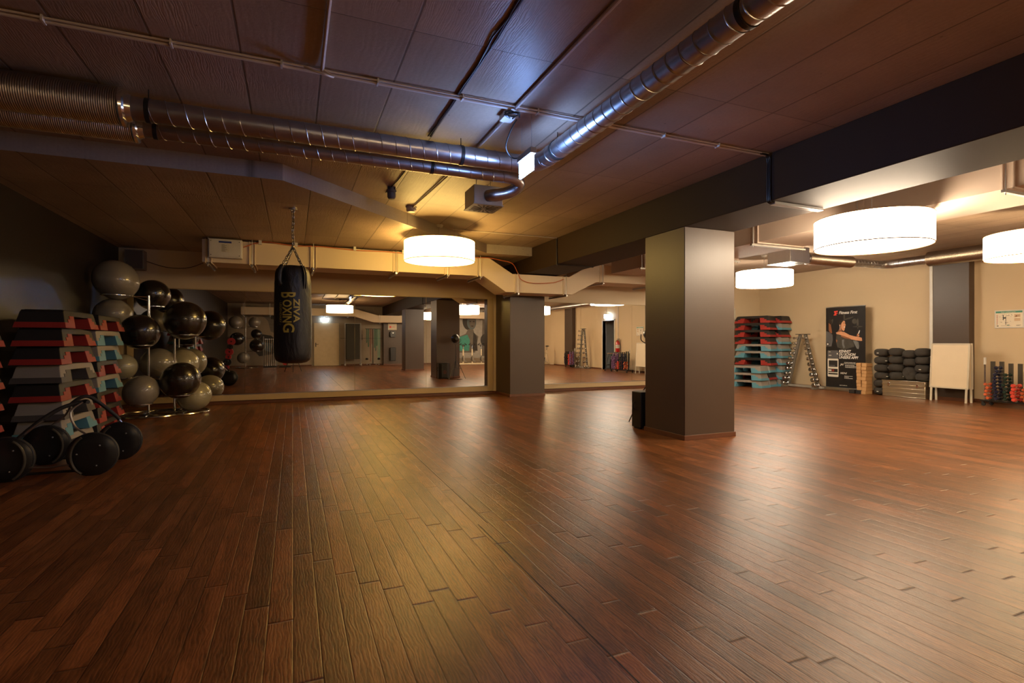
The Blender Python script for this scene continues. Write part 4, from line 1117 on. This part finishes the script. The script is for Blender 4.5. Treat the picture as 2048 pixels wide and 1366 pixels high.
for ci, (yy, nm) in enumerate(((7.34, 'left'), (7.06, 'middle'), (6.80, 'right'))):
    z = CZ
    for i in range(4 - (ci == 1)):
        if ci == 1 and i == 0:
            place_cushion(12.10, yy, CZ + .150, 'dark cushion standing on edge at the bottom of the middle column on the metal case', .9, rot=(0, PI / 2, .2)); z = CZ + .30; continue
        place_cushion(12.16 + random.uniform(-.02, .02), yy + random.uniform(-.01, .01), z, 'dark cushion in the %s column on the metal case, %s' % (nm, from_top((2 if ci == 1 else 3) - i, 3 if ci == 1 else 4)), .86 if ci == 1 else .92, rz=.1 if ci == 2 and i == 1 else None)
        z += .171
# aluminium case
t = thing('aluminium_case', 'aluminium transport case on the floor under the cushions', 'metal case', (12.15, 7.10, 0))
hx, hy, hz = .19, .425, .352
MB().box(-hx, hx, -hy, hy, .004, .262).build('body', m_alu, t, bevel=.012)
MB().box(-hx - .002, hx + .002, -hy - .002, hy + .002, .264, hz).build('lid', m_alu, t, bevel=.012)
ed = M('case_edge', (.7, .62, .48), .3, metal=1)
for z in (.006, .095, .18): MB().box(-hx - .006, hx + .006, -hy - .006, hy + .006, z, z + .012).build('rib', ed, t, bevel=.003)
MB().box(-hx - .008, hx + .008, -hy - .008, hy + .008, .252, .266).build('rim', ed, t, bevel=.003)
MB().box(-hx - .008, hx + .008, -hy - .008, hy + .008, .338, .354).build('lid_edge', ed, t, bevel=.003)
for y in (-.28, .28): MB().box(-hx - .016, -hx - .002, y - .025, y + .025, .225, .30).build('latch', m_chrome, t, bevel=.003)
MB().tube(smooth_path([(-.07, -hy - .005, .22), (-.06, -hy - .04, .20), (.06, -hy - .04, .20), (.07, -hy - .005, .22)], 5), .008, 8).build('handle', m_black, t)
# white A-board
t = thing('whiteboard_stand', 'white standing board on legs in front of the dark wall pillar', 'whiteboard', (11.97, 6.25, 0))
wf = M('white_frame_enamel', (.60, .54, .42), .35); wp = M('board_surface', (.74, .62, .44), .45, var=.04)
def leanbox(mb, x, y0, y1, z0, z1, th, lean=.10):
    return mb.add([(x + lean * z0, y0, z0), (x + lean * z0, y1, z0), (x + lean * z1, y1, z1), (x + lean * z1, y0, z1), (x + th + lean * z0, y0, z0), (x + th + lean * z0, y1, z0), (x + th + lean * z1, y1, z1), (x + th + lean * z1, y0, z1)],
                  [(0, 1, 2, 3), (7, 6, 5, 4), (0, 4, 5, 1), (1, 5, 6, 2), (2, 6, 7, 3), (3, 7, 4, 0)])
for side, xx, ln in (('front', -.06, .07), ('back', .12, -.02)):
    leanbox(MB(), xx + .006, -.31, .31, .29, 1.12, .010, ln).build('panel', wp, t)
    for (a, b_) in ((-.335, -.305), (.305, .335)): leanbox(MB(), xx, a, b_, .262, 1.15, .022, ln).build('frame_upright', wf, t, bevel=.003)
    for (a, b_) in ((.262, .292), (1.12, 1.15)): leanbox(MB(), xx - .001, -.335, .335, a, b_, .024, ln).build('frame_rail', wf, t, bevel=.003)
    for y in (-.30, .30): leanbox(MB(), xx + .002, y - .018, y + .018, 0, .262, .018, ln).build('leg', wf, t)
# map frame
t = thing('wall_notice', 'framed escape plan with a green header on the right wall', 'notice', (XR, 5.74, 1.44))
MB().box(-.02, -.001, -.44, 0, 0, .34).build('frame', m_white, t, bevel=.004)
mp = MB(); G = [M('pr_paper', (.78, .70, .55), .6), M('pr_green', (.06, .26, .18), .5), M('pr_ink'), M('pr_red'), M('pr_sand', (.62, .45, .28), .6)]
flat(mp, [(.02, .02), (.42, .02), (.42, .32), (.02, .32)], .0205, 0); flat(mp, [(.02, .285), (.42, .285), (.42, .32), (.02, .32)], .021, 1)
for x, y, w_, h_, mi in ((.13, .15, .012, .10, 2), (.17, .06, .008, .16, 2), (.16, .10, .05, .006, 2), (.12, .2, .06, .005, 2), (.19, .05, .04, .012, 1), (.14, .18, .03, .02, 2), (.10, .045, .15, .003, 2), (.18, .23, .05, .004, 2), (.30, .20, .09, .06, 4), (.30, .13, .09, .05, 4), (.32, .215, .02, .02, 3), (.35, .225, .03, .008, 2), (.035, .035, .03, .015, 2), (.33, .05, .07, .005, 2), (.33, .04, .05, .005, 2)):
    flat(mp, [(x, y), (x + w_, y), (x + w_, y + h_), (x, y + h_)], .0215, mi)
for i in range(12): flat(mp, [(.035, .07 + i * .016), (.05, .07 + i * .016), (.05, .078 + i * .016), (.035, .078 + i * .016)], .0215, 3 if i % 2 else 2)
for i in range(26):
    x, y = random.uniform(.07, .27), random.uniform(.07, .26); flat(mp, [(x, y), (x + random.uniform(.003, .02), y), (x + .004, y + random.uniform(.003, .015))], .0215, 2)
mb_t = MB(); add_text(mb_t, 'Flucht- und Rettungsplan', .10, .294, .022, .0214, 0, bold=.01)
plane_obj(mp, 'printed_plan', G, t, (0, 0, 0), (0, -1, 0), (0, 0, 1)); plane_obj(mb_t, 'header_lettering', G[0], t, (0, 0, 0), (0, -1, 0), (0, 0, 1))
# panel on the back wall beyond the steps
t = thing('wall_panel', 'framed pale panel on the back wall above the far step stacks', 'panel', (11.05, YB, 1.55))
MB().box(-.62, .42, -.02, -.001, 0, .56).build('board', M('pale_panel', (.62, .55, .36), .5), t); MB().box(-.64, .44, -.026, -.002, -.02, 0).box(-.64, .44, -.026, -.002, .56, .58).box(.42, .44, -.026, -.002, 0, .56).box(-.64, -.62, -.026, -.002, 0, .56).build('frame', m_white, t)

# ------------------------------------------------------------------ racks of vinyl hand weights
VC = {'orange': (.62, .13, .05), 'navy': (.018, .022, .05), 'green': (.015, .035, .028), 'coral': (.62, .075, .05), 'rust': (.40, .09, .035), 'purple': (.23, .12, .26), 'black': (.015, .014, .014), 'pink': (.5, .05, .12)}
def make_vinyl(col):
    t = thing('hand_weight', 'x', 'dumbbell')
    m_ = M('vinyl_' + col, VC[col], .22, var=.1, coat=.3)
    MB().cyl((-.05, 0, 0), (.05, 0, 0), .014, 10).build('grip', m_, t)
    for s in (-1, 1):
        MB().lathe([(1e-5, 0), (.026, .003), (.036, .018), (.036, .04), (.026, .055), (1e-5, .058)], 8, (s * .075 - .029, 0, 0), 'x').build('head', m_, t)
    return t
def weight_rack(x, y, n, cols, label, where, group, top=.80):
    """slats stand along Y going towards -Y"""
    t = thing('weight_rack', label, 'weight rack', (x, y, 0))
    sl = M('dark_rack_slat', (.05, .042, .03), .4); pitch = .132
    L = pitch * n
    MB().box(-.16, .16, -L - .02, .06, .085, .115).build('base_plate', m_blackm, t, bevel=.004)
    MB().cyl((-.02, .05, .115), (-.02, .05, top + .05), .014, 12).build('end_pole', m_chrome, t); MB().cyl((-.02, .05, top - .04), (-.02, .05, top + .09), .020, 12).build('pole_cap', m_white, t)
    for (cx_, cyy) in ((-.13, .02), (.13, .02), (-.13, -L + .03), (.13, -L + .03)):
        MB().lathe([(1e-5, -.014), (.030, -.014), (.034, 0), (.030, .014), (1e-5, .014)], 18, (cx_, cyy, .034), 'x').box(cx_ - .02, cx_ + .02, cyy - .012, cyy + .02, .05, .086).build('caster', m_rubber, t)
    for i in range(n):
        yy = -.06 - i * pitch
        MB().box(-.01, .02, yy - .032, yy + .032, .115, top + .02 - .03 * (i > 1)).build('slat', sl, t, bevel=.002)
        col, h = cols[i]
        if not col: continue
        nn = int(h / .062)
        for j in range(nn):
            z = .155 + j * .062
            MB().box(-.20, -.008, yy - .03, yy - .024, z - .042, z - .036).build('peg', m_steel, t)
            key = 'v' + col
            if key not in PR: PR[key] = make_vinyl(col); o = PR[key]
            else: o = dup(PR[key], (0, 0, 0))
            o.location = (x - .13 + random.uniform(-.01, .01), y + yy + random.uniform(-.018, .018), z); o.rotation_euler = (random.uniform(0, .8), 0, random.uniform(-.15, .15))
            sc = {'navy': .95, 'purple': 1.05, 'coral': 1.08, 'orange': .82, 'rust': .85}.get(col, .9); o.scale = (sc, sc, sc * .95)
            o['group'] = group
            o['label'] = '%s hand weight in column %s of %s, %s' % ({'navy': 'dark navy', 'green': 'dark green', 'coral': 'coral red', 'rust': 'rust orange'}.get(col, col), ['one', 'two', 'three', 'four', 'five', 'six', 'seven', 'eight'][i], where, from_top(nn - 1 - j, nn))
    return t
weight_rack(11.90, 5.58, 8, [('orange', .33), ('navy', .66), ('green', .53), ('coral', .33), ('rust', .30), ('purple', .62), ('purple', .5), ('black', .4)],
            'black rolling rack with dark slats and coloured hand weights at the right edge', 'the right rack', 'vinyl hand weights on the right rack')
weight_rack(12.1, 1.0, 5, [('purple', .62), ('coral', .5), ('black', .66), ('black', .66), ('navy', .6)], 'second rolling rack of hand weights further along the right wall, seen in the mirror', 'the mirrored second rack', 'hand weights on the rack seen in the mirror')

# ------------------------------------------------------------------ things seen only in the mirrors
# rear door
t = tag(MB().box(.90, 2.2, YR, YR + .03, 0, 2.2).box(.90, 2.2, YR + .001, YR + .002, 0, 2.2).build('door_1', M('door_frame_grey', (.30, .26, .20), .5)), None, None, None, 'structure')
MB().box(.96, 2.14, YR + .03, YR + .06, .01, 2.14).build('door_leaf', M('beige_door', (.62, .50, .32), .5), t, bevel=.003)
MB().box(1.02, 1.06, YR + .06, YR + .07, .95, 1.15).cyl((1.04, YR + .06, 1.08), (1.04, YR + .11, 1.08), .01, 8).cyl((1.04, YR + .11, 1.08), (1.17, YR + .11, 1.08), .01, 8).build('door_handle', m_black, t)
# mat rack
t = thing('mat_rack', 'tall wheeled rack of dark exercise mats beside the rear door, seen in the mirror', 'mat rack', (2.78, YR + .45, 0))
ms = []
for k in range(8):
    MB().box(-.33 + .008 * (k % 2), .33 - .01 * (k % 3), -.11 + k * .022, -.11 + k * .022 + .014, .32, 2.10).build('mat', M('dark_mat_foam', (.035, .032, .022), .75, bump=.3), t, bevel=.005)
for x in (-.38, .38):
    MB().tube([(x, 0, .1), (x, 0, 2.15)], .016, 10).build('upright', m_steel, t)
    MB().box(x - .03, x + .03, -.28, .28, .08, .11).build('foot', m_steel, t)
    for y in (-.25, .25): MB().lathe([(1e-5, -.015), (.04, -.015), (.04, .015), (1e-5, .015)], 16, (x, y, .04), 'x').build('caster', m_white, t)
MB().tube([(-.38, 0, 2.12), (.38, 0, 2.12)], .016, 10).build('top_bar', m_steel, t)
# resistance band stand
t = thing('band_stand', 'stand hung with green and red resistance bands, seen in the mirror', 'band stand', (3.75, YR + .55, 0))
MB().cyl((0, 0, .08), (0, 0, 1.85), .02, 12).build('pole', m_blackm, t)
MB().tube([(-.38, 0, 1.86), (.38, 0, 1.86)], .012, 10).tube([(0, -.2, 1.86), (0, .2, 1.86)], .012, 10).build('cross_arm', m_blackm, t)
for k in range(4):
    a = k * PI / 2 + .6; MB().tube([(0, 0, .09), (.33 * math.cos(a), .33 * math.sin(a), .07)], .014, 8).sphere((.33 * math.cos(a), .33 * math.sin(a), .035), .035, 12, 8).build('foot', m_steel, t)
bands = [(-.30, 1.15, 'green'), (-.22, .95, 'green'), (-.12, .25, 'red'), (-.05, 1.1, 'red'), (.08, .9, 'green'), (.14, .75, 'green'), (.20, 1.0, 'green'), (.26, .30, 'mint'), (.33, .35, 'mint')]
BC = {'green': (.02, .14, .09), 'red': (.28, .05, .03), 'mint': (.10, .42, .28)}
for i, (x, zl, c_) in enumerate(bands):
    o = MB().tube(smooth_path([(x - .012, 0, 1.87), (x - .02, .02, 1.3), (x - .012, .02, zl + .05), (x, .02, zl), (x + .012, .02, zl + .05), (x + .02, .02, 1.3), (x + .012, 0, 1.87)], 4), .006 if c_ != 'green' else .011, 6).build('resistance_band', M('band_' + c_, BC[c_], .5)); o.location = (3.75, YR + .55 - .03, 0)
    tag(o, '%s resistance band, %s hanging on the band stand seen in the mirror' % ({'green': 'dark green', 'red': 'red', 'mint': 'mint green'}[c_], ['first', 'second', 'third', 'fourth', 'fifth', 'sixth', 'seventh', 'eighth', 'ninth'][i]), 'resistance band', 'resistance bands on the stand')
for x in (-.3, .3):
    o = MB().lathe([(1e-5, 0), (.06, .01), (.075, .05), (.05, .1), (1e-5, .11)], 16).build('weight_pouch', m_black); o.location = (3.75 + x, YR + .55, .28); tag(o, 'small black pouch hanging low on the %s of the mirrored band stand' % ('left' if x > 0 else 'right'), 'pouch')
o = MB().cyl((3.45, YR + .55, .05), (3.45, YR + .55, .06), .01, 6)
# paper, dispenser, bin on the rear pillar
yp = YR + .28
t = tag(MB().box(4.55, 5.0, yp, yp + .008, 1.82, 2.15).build('paper_notice', G[0]), 'white paper notice pinned on the rear pillar, seen in the mirror', 'notice')
MB().box(4.62, 4.72, yp + .008, yp + .0095, 1.92, 2.02).box(4.75, 4.90, yp + .008, yp + .0095, 1.95, 1.96).box(4.75, 4.90, yp + .008, yp + .0095, 1.98, 1.99).build('printed_marks', G[3], t)
t = thing('towel_dispenser', 'black rounded dispenser mounted under the paper notice, seen in the mirror', 'dispenser', (4.78, yp, 1.44))
MB().prism([(-.14, .03), (-.12, 0), (.12, 0), (.14, .03), (.14, .26), (.10, .30), (-.10, .30), (-.14, .26)], 0, .16, 'xz').build('housing', m_blackm, t, bevel=.01)
MB().box(-.03, .03, .155, .17, .2, .24).build('lever', m_chrome, t)
t = thing('waste_bin', 'black wall-mounted bin low on the rear pillar, seen in the mirror', 'bin', (4.78, yp, .22))
MB().prism([(-.13, 0), (.13, 0), (.15, .62), (.13, .68), (-.13, .68), (-.15, .62)], 0, .2, 'xz').build('body', m_blackm, t, bevel=.01)
MB().box(-.12, .12, .04, .16, .675, .69).build('lid', m_black, t)
t = tag(MB().tube(smooth_path([(3.28, YR + .004, 1.3), (3.28, YR + .05, 1.33), (3.28, YR + .05, 1.55), (3.28, YR + .004, 1.58)], 5), .01, 8).build('grab_rail', m_black), 'black handle on the concrete wall beside the mat rack, seen in the mirror', 'handle')
o = MB().box(XL, 4.3, YR, YR + .012, 1.37, 1.385).build('wall_groove', m_black); struct(o, 'dark horizontal groove on the concrete rear wall')
# murals
Lk = [M('mural_grey', (.17, .15, .13), .7, var=.3), M('mural_dark', (.05, .045, .04), .7, var=.4, scale=12), M('mural_light', (.42, .40, .37), .7, var=.2, scale=8), M('mural_teal', (.07, .34, .28), .7, var=.25, scale=10), M('mural_mid', (.12, .16, .18), .7, var=.3)]
def mural(name, label, x0, polys, z0=0):
    m = MB()
    for i, (pl, mi) in enumerate(polys): flat(m, pl, .003 + i * .0012, mi)
    o = plane_obj(m, name, Lk, None, (x0, YR, z0), (-1, 0, 0), (0, 0, 1)); return tag(o, label, 'mural')
mural('wall_mural', 'painted leg and foot on the concrete rear wall, seen in the mirror', -.7, [
    ([(.15, 2.45), (.35, 2.75), (.62, 2.72), (.72, 2.5), (.55, 2.35), (.42, 2.2), (.3, 1.7), (.1, 1.6), (-.05, 1.55), (.0, 1.75), (.12, 2.1)], 0),
    ([(.15, 2.45), (.05, 2.40), (-.02, 2.3), (.05, 2.2), (.16, 2.28), (.30, 2.3), (.28, 2.42)], 1), ([(.9, 1.6), (.3, 1.5), (-.1, 1.2), (.2, .6), (.8, .5), (1.2, 1.0)], 1), ([(.2, 1.1), (.9, 1.25), (.9, .9), (.3, .7)], 4)])
mural('wall_mural', 'painted woman in a teal top above the rear bicycles, seen in the mirror', 10.6, [
    ([(0, .3), (2.6, .3), (2.6, 2.95), (0, 2.95)], 2), ([(.05, .3), (.35, .3), (.35, 2.95), (.05, 2.95)], 0), ([(.6, .4), (.8, .4), (.75, 2.95), (.65, 2.95)], 0),
    (ell(1.55, 2.35, .38, .50), 1), (ell(1.40, 2.28, .27, .40), 4), (ell(1.36, 2.28, .18, .30), 0), (ell(1.28, 2.33, .06, .03), 1), (ell(1.48, 2.33, .06, .03), 1), (ell(1.36, 2.08, .08, .025), 1),
    ([(1.3, 1.9), (1.6, 1.9), (1.75, 1.65), (2.2, 1.45), (2.3, .6), (1.2, .6), (1.0, 1.5), (1.25, 1.7)], 0), ([(1.65, 1.6), (2.15, 1.45), (2.3, .7), (1.55, .7), (1.5, 1.3)], 3), ([(1.1, 1.5), (1.3, 1.75), (1.35, .7), (1.05, .7)], 1), (ell(.6, 1.3, .28, .35), 1)])
# spinning bikes
m_bike = M('cream_bike_frame', (.72, .62, .44), .35)
def make_bike():
    t = thing('spinning_bike', 'x', 'exercise bike')
    MB().tube([(-.5, -.25, .05), (-.5, .25, .05)], .028, 10).build('rear_foot', m_bike, t)
    MB().tube([(.5, -.25, .05), (.5, .25, .05)], .028, 10).build('front_foot', m_bike, t)
    MB().tube([(-.5, 0, .06), (.1, 0, .10), (.5, 0, .06)], .026, 10).tube([(-.42, 0, .08), (-.22, 0, .78)], .030, 10).tube([(-.05, 0, .12), (-.25, 0, .62), (.36, 0, .70)], .026, 10).tube([(.48, 0, .08), (.36, 0, .82)], .030, 10).build('frame', m_bike, t)
    MB().tube([(-.22, 0, .78), (-.26, 0, .95)], .018, 8).build('seat_post', m_chrome, t)
    MB().sphere((-.28, 0, .98), .13, 16, 8, sy=.6, sz=.28).build('saddle', m_black, t)
    MB().tube([(.36, 0, .82), (.34, 0, 1.02)], .018, 8).build('handlebar_stem', m_chrome, t)
    MB().tube(smooth_path([(.52, -.08, 1.12), (.40, -.18, 1.05), (.34, -.1, 1.04), (.34, .1, 1.04), (.40, .18, 1.05), (.52, .08, 1.12)], 4), .016, 8).build('handlebar', m_black, t)
    MB().lathe([(.06, -.012), (.22, -.012), (.235, -.02), (.235, .02), (.22, .012), (.06, .012)], 32, (.30, 0, .30), 'y', closed=True).build('flywheel', m_blackm, t)
    MB().box(-.22, .34, .035, .065, .22, .40).build('chain_guard', m_black, t, bevel=.02)
    MB().tube([(-.02, -.09, .18), (-.02, -.06, .32), (-.02, .09, .32), (-.02, .12, .46)], .012, 8).box(-.07, .03, -.17, -.09, .165, .19).box(-.07, .03, .12, .20, .445, .47).build('crank', m_steel, t)
    return t
bk = make_bike(); bikes = [(7.75, -4.0, 1.9), (8.25, -4.0, 1.9), (8.75, -4.02, 1.9), (9.25, -4.0, 1.9), (9.8, -4.0, 1.9)]
for i, (x, y, a) in enumerate(bikes):
    lab = 'cream spinning bike of the rear row, %s from the right in the mirror' % ['fifth', 'fourth', 'third', 'second', 'first'][i]
    if i == 0: bk.location = (x, y, 0); bk.rotation_euler = (0, 0, a); bk['label'] = lab; bk['group'] = 'spinning bikes by the rear wall'
    else: dup(bk, (x, y, 0), a, lab, 'spinning bikes by the rear wall')
dup(bk, (11.75, -1.5, 0), 2.6, 'lone cream spinning bike near the right wall, seen in the second mirror', 'spinning bikes by the rear wall')
# bar rack, plate rack, stool
t = thing('bar_rack', 'upright rack of chrome weight bars by the rear wall, seen in the mirror', 'bar rack', (-1.0, YR + .7, 0))
MB().box(-.28, .28, -.2, .2, 0, .06).build('base', m_blackm, t)
for x in (-.28, .28): MB().box(x - .02, x + .02, -.02, .02, .06, 1.45).build('upright', m_steel, t)
MB().box(-.28, .28, -.03, .03, 1.30, 1.34).build('top_rail', m_steel, t)
for i in range(6):
    o = MB().cyl((0, 0, 0), (0, 0, 1.30), .013, 10).cyl((0, 0, 1.12), (0, 0, 1.14), .025, 10).build('weight_bar', m_chrome); o.location = (-1.21 + i * .084, YR + .79, .062)
    tag(o, 'thin chrome weight bar, %s in the rear bar rack seen in the mirror' % ['first', 'second', 'third', 'fourth', 'fifth', 'sixth'][i], 'weight bar', 'weight bars in the rear rack')
def plates(x, y, label, where, tilt, n, axis):
    t = thing('plate_rack', label, 'plate rack', (x, y, 0))
    MB().box(-.25, .25, -.25, .25, 0, .05).build('base', m_blackm, t)
    MB().tube([(0, 0, .05), (tilt, 0, 1.45)], .025, 10).build('pole', m_blackm, t)
    for i in range(n):
        z = .2 + i * 1.2 / n; cx_ = tilt * z / 1.45
        col = M('plate_red', (.45, .03, .03), .4) if i % 3 != 1 else m_rubber
        rr = .14 if i % 2 else .10
        o = MB().lathe([(.03, -.02), (rr, -.02), (rr + .008, 0), (rr, .02), (.03, .02)], 24, (0, 0, 0), axis, closed=True).build('weight_plate', col); o.location = (x + cx_, y + .055 * (1 if axis == 'y' else 0) - (0 if axis == 'y' else 0), z) if axis == 'y' else (x + cx_ + .06, y, z)
        tag(o, '%s weight plate on %s, %s' % ('red' if i % 3 != 1 else 'black', where, from_top(n - 1 - i, n)), 'weight plate', 'weight plates on ' + where)
plates(-2.45, -.9, 'slanted black rack of red weight plates by the left wall, in the mirror', 'the left wall rack', .25, 6, 'y')
plates(-.35, YR + .8, 'black rack of weight plates beside the weight bars, seen in the mirror', 'the rear plate rack', 0, 6, 'y')
t = thing('bar_stool', 'dark round stool in front of the open doorway, seen in the mirror', 'stool', (12.0, 4.2, 0))
MB().lathe([(1e-5, .70), (.17, .70), (.18, .72), (.17, .735), (1e-5, .735)], 28).build('seat', M('stool_seat', (.30, .20, .12), .4), t)
for k in range(4):
    a = k * PI / 2 + .5; MB().tube([(.10 * math.cos(a), .10 * math.sin(a), .70), (.26 * math.cos(a), .26 * math.sin(a), 0)], .014, 8).build('leg', m_blackm, t)
MB().torus((0, 0, .25), .205, .009, 28, 6).build('footrest', m_blackm, t)
t = thing('fire_extinguisher', 'red fire extinguisher on the wall beside the doorway, seen in the mirror', 'fire extinguisher', (XR - .11, 4.15, .75))
MB().lathe([(1e-5, 0), (.075, 0), (.085, .02), (.085, .40), (.06, .46), (.025, .48), (.025, .51), (1e-5, .51)], 24).build('cylinder', M('extinguisher_red', (.50, .02, .02), .25, coat=.4), t)
MB().box(-.02, .02, -.03, .08, .51, .54).box(-.02, .02, -.03, .1, .56, .575).build('valve', m_black, t)
MB().tube(smooth_path([(0, -.03, .52), (0, -.11, .46), (0, -.12, .25), (0, -.10, .1)], 5), .012, 8).build('hose', m_black, t)
MB().box(.085, .108, -.04, .04, .15, .35).build('wall_bracket', m_steel, t)
MB().lathe([(.0855, .18), (.0862, .18), (.0862, .32), (.0855, .32)], 24, closed=True).build('label_band', m_white, t)
# storeroom shelf
t = thing('storage_shelf', 'dark storage shelving inside the open doorway, seen in the mirror', 'shelf', (XR + 1.2, 3.3, 0))
for (x, y) in ((-.25, -.8), (.25, -.8), (-.25, .8), (.25, .8)): MB().box(x - .02, x + .02, y - .02, y + .02, 0, 2.2).build('post', m_blackm, t)
for z in (.3, .65, 1.0, 1.35, 1.7, 2.05): MB().box(-.27, .27, -.82, .82, z, z + .04).build('shelf_board', m_blackm, t)
o = MB().cyl((XR - .02, 4.05, 1.15), (XR - .02, 4.05, ZC - .02), .012, 8).box(XR - .04, XR - .001, 4.01, 4.09, 1.05, 1.15).build('wall_conduit', m_white); tag(o, 'pale conduit and switch on the right wall beside the doorway, seen in the mirror', 'conduit')
# camera tripod standing where the photograph was taken
t = thing('camera_tripod', 'black tripod standing under the viewpoint, hidden behind the bag in the mirror', 'tripod', (0, 0, 0))
MB().cyl((0, 0, .62), (0, 0, 1.02), .016, 12).build('centre_column', m_blackm, t)
for k in range(3):
    a = k * 2 * PI / 3 + PI / 2; MB().tube([(.02 * math.cos(a), .02 * math.sin(a), .92), (.36 * math.cos(a), .36 * math.sin(a), .01)], .013, 8).build('leg', m_blackm, t)
EXPO = .97

# ------------------------------------------------------------------ camera, world, view
cam_d = bpy.data.cameras.new('camera'); cam_d.sensor_width = 36; cam_d.lens = 36 * F / 2048
cam_d.shift_y = (CY - 683) / 2048; cam_d.clip_start = .05
cam = bpy.data.objects.new('camera', cam_d); C.objects.link(cam)
cam.location = (0, 0, CAMH); cam.rotation_euler = (PI / 2, 0, -TH)
S = bpy.context.scene; S.camera = cam
wd = bpy.data.worlds.new('world'); S.world = wd; wd.use_nodes = True
wd.node_tree.nodes['Background'].inputs[0].default_value = (.02, .015, .012, 1)
wd.node_tree.nodes['Background'].inputs[1].default_value = .3
vs = S.view_settings; S.display_settings.display_device = 'sRGB'
vs.view_transform = 'Standard'; vs.look = 'None'; vs.gamma = 1; vs.exposure = EXPO; vs.use_curve_mapping = False
cy = S.cycles; cy.use_denoising = True; cy.max_bounces = 8; cy.diffuse_bounces = 4; cy.glossy_bounces = 5; cy.transmission_bounces = 2
cy.sample_clamp_indirect = 6; cy.caustics_reflective = True; cy.blur_glossy = .3
cy.use_adaptive_sampling = True; cy.adaptive_threshold = .015
try: cy.denoiser = 'OPENIMAGEDENOISE'
except Exception: pass
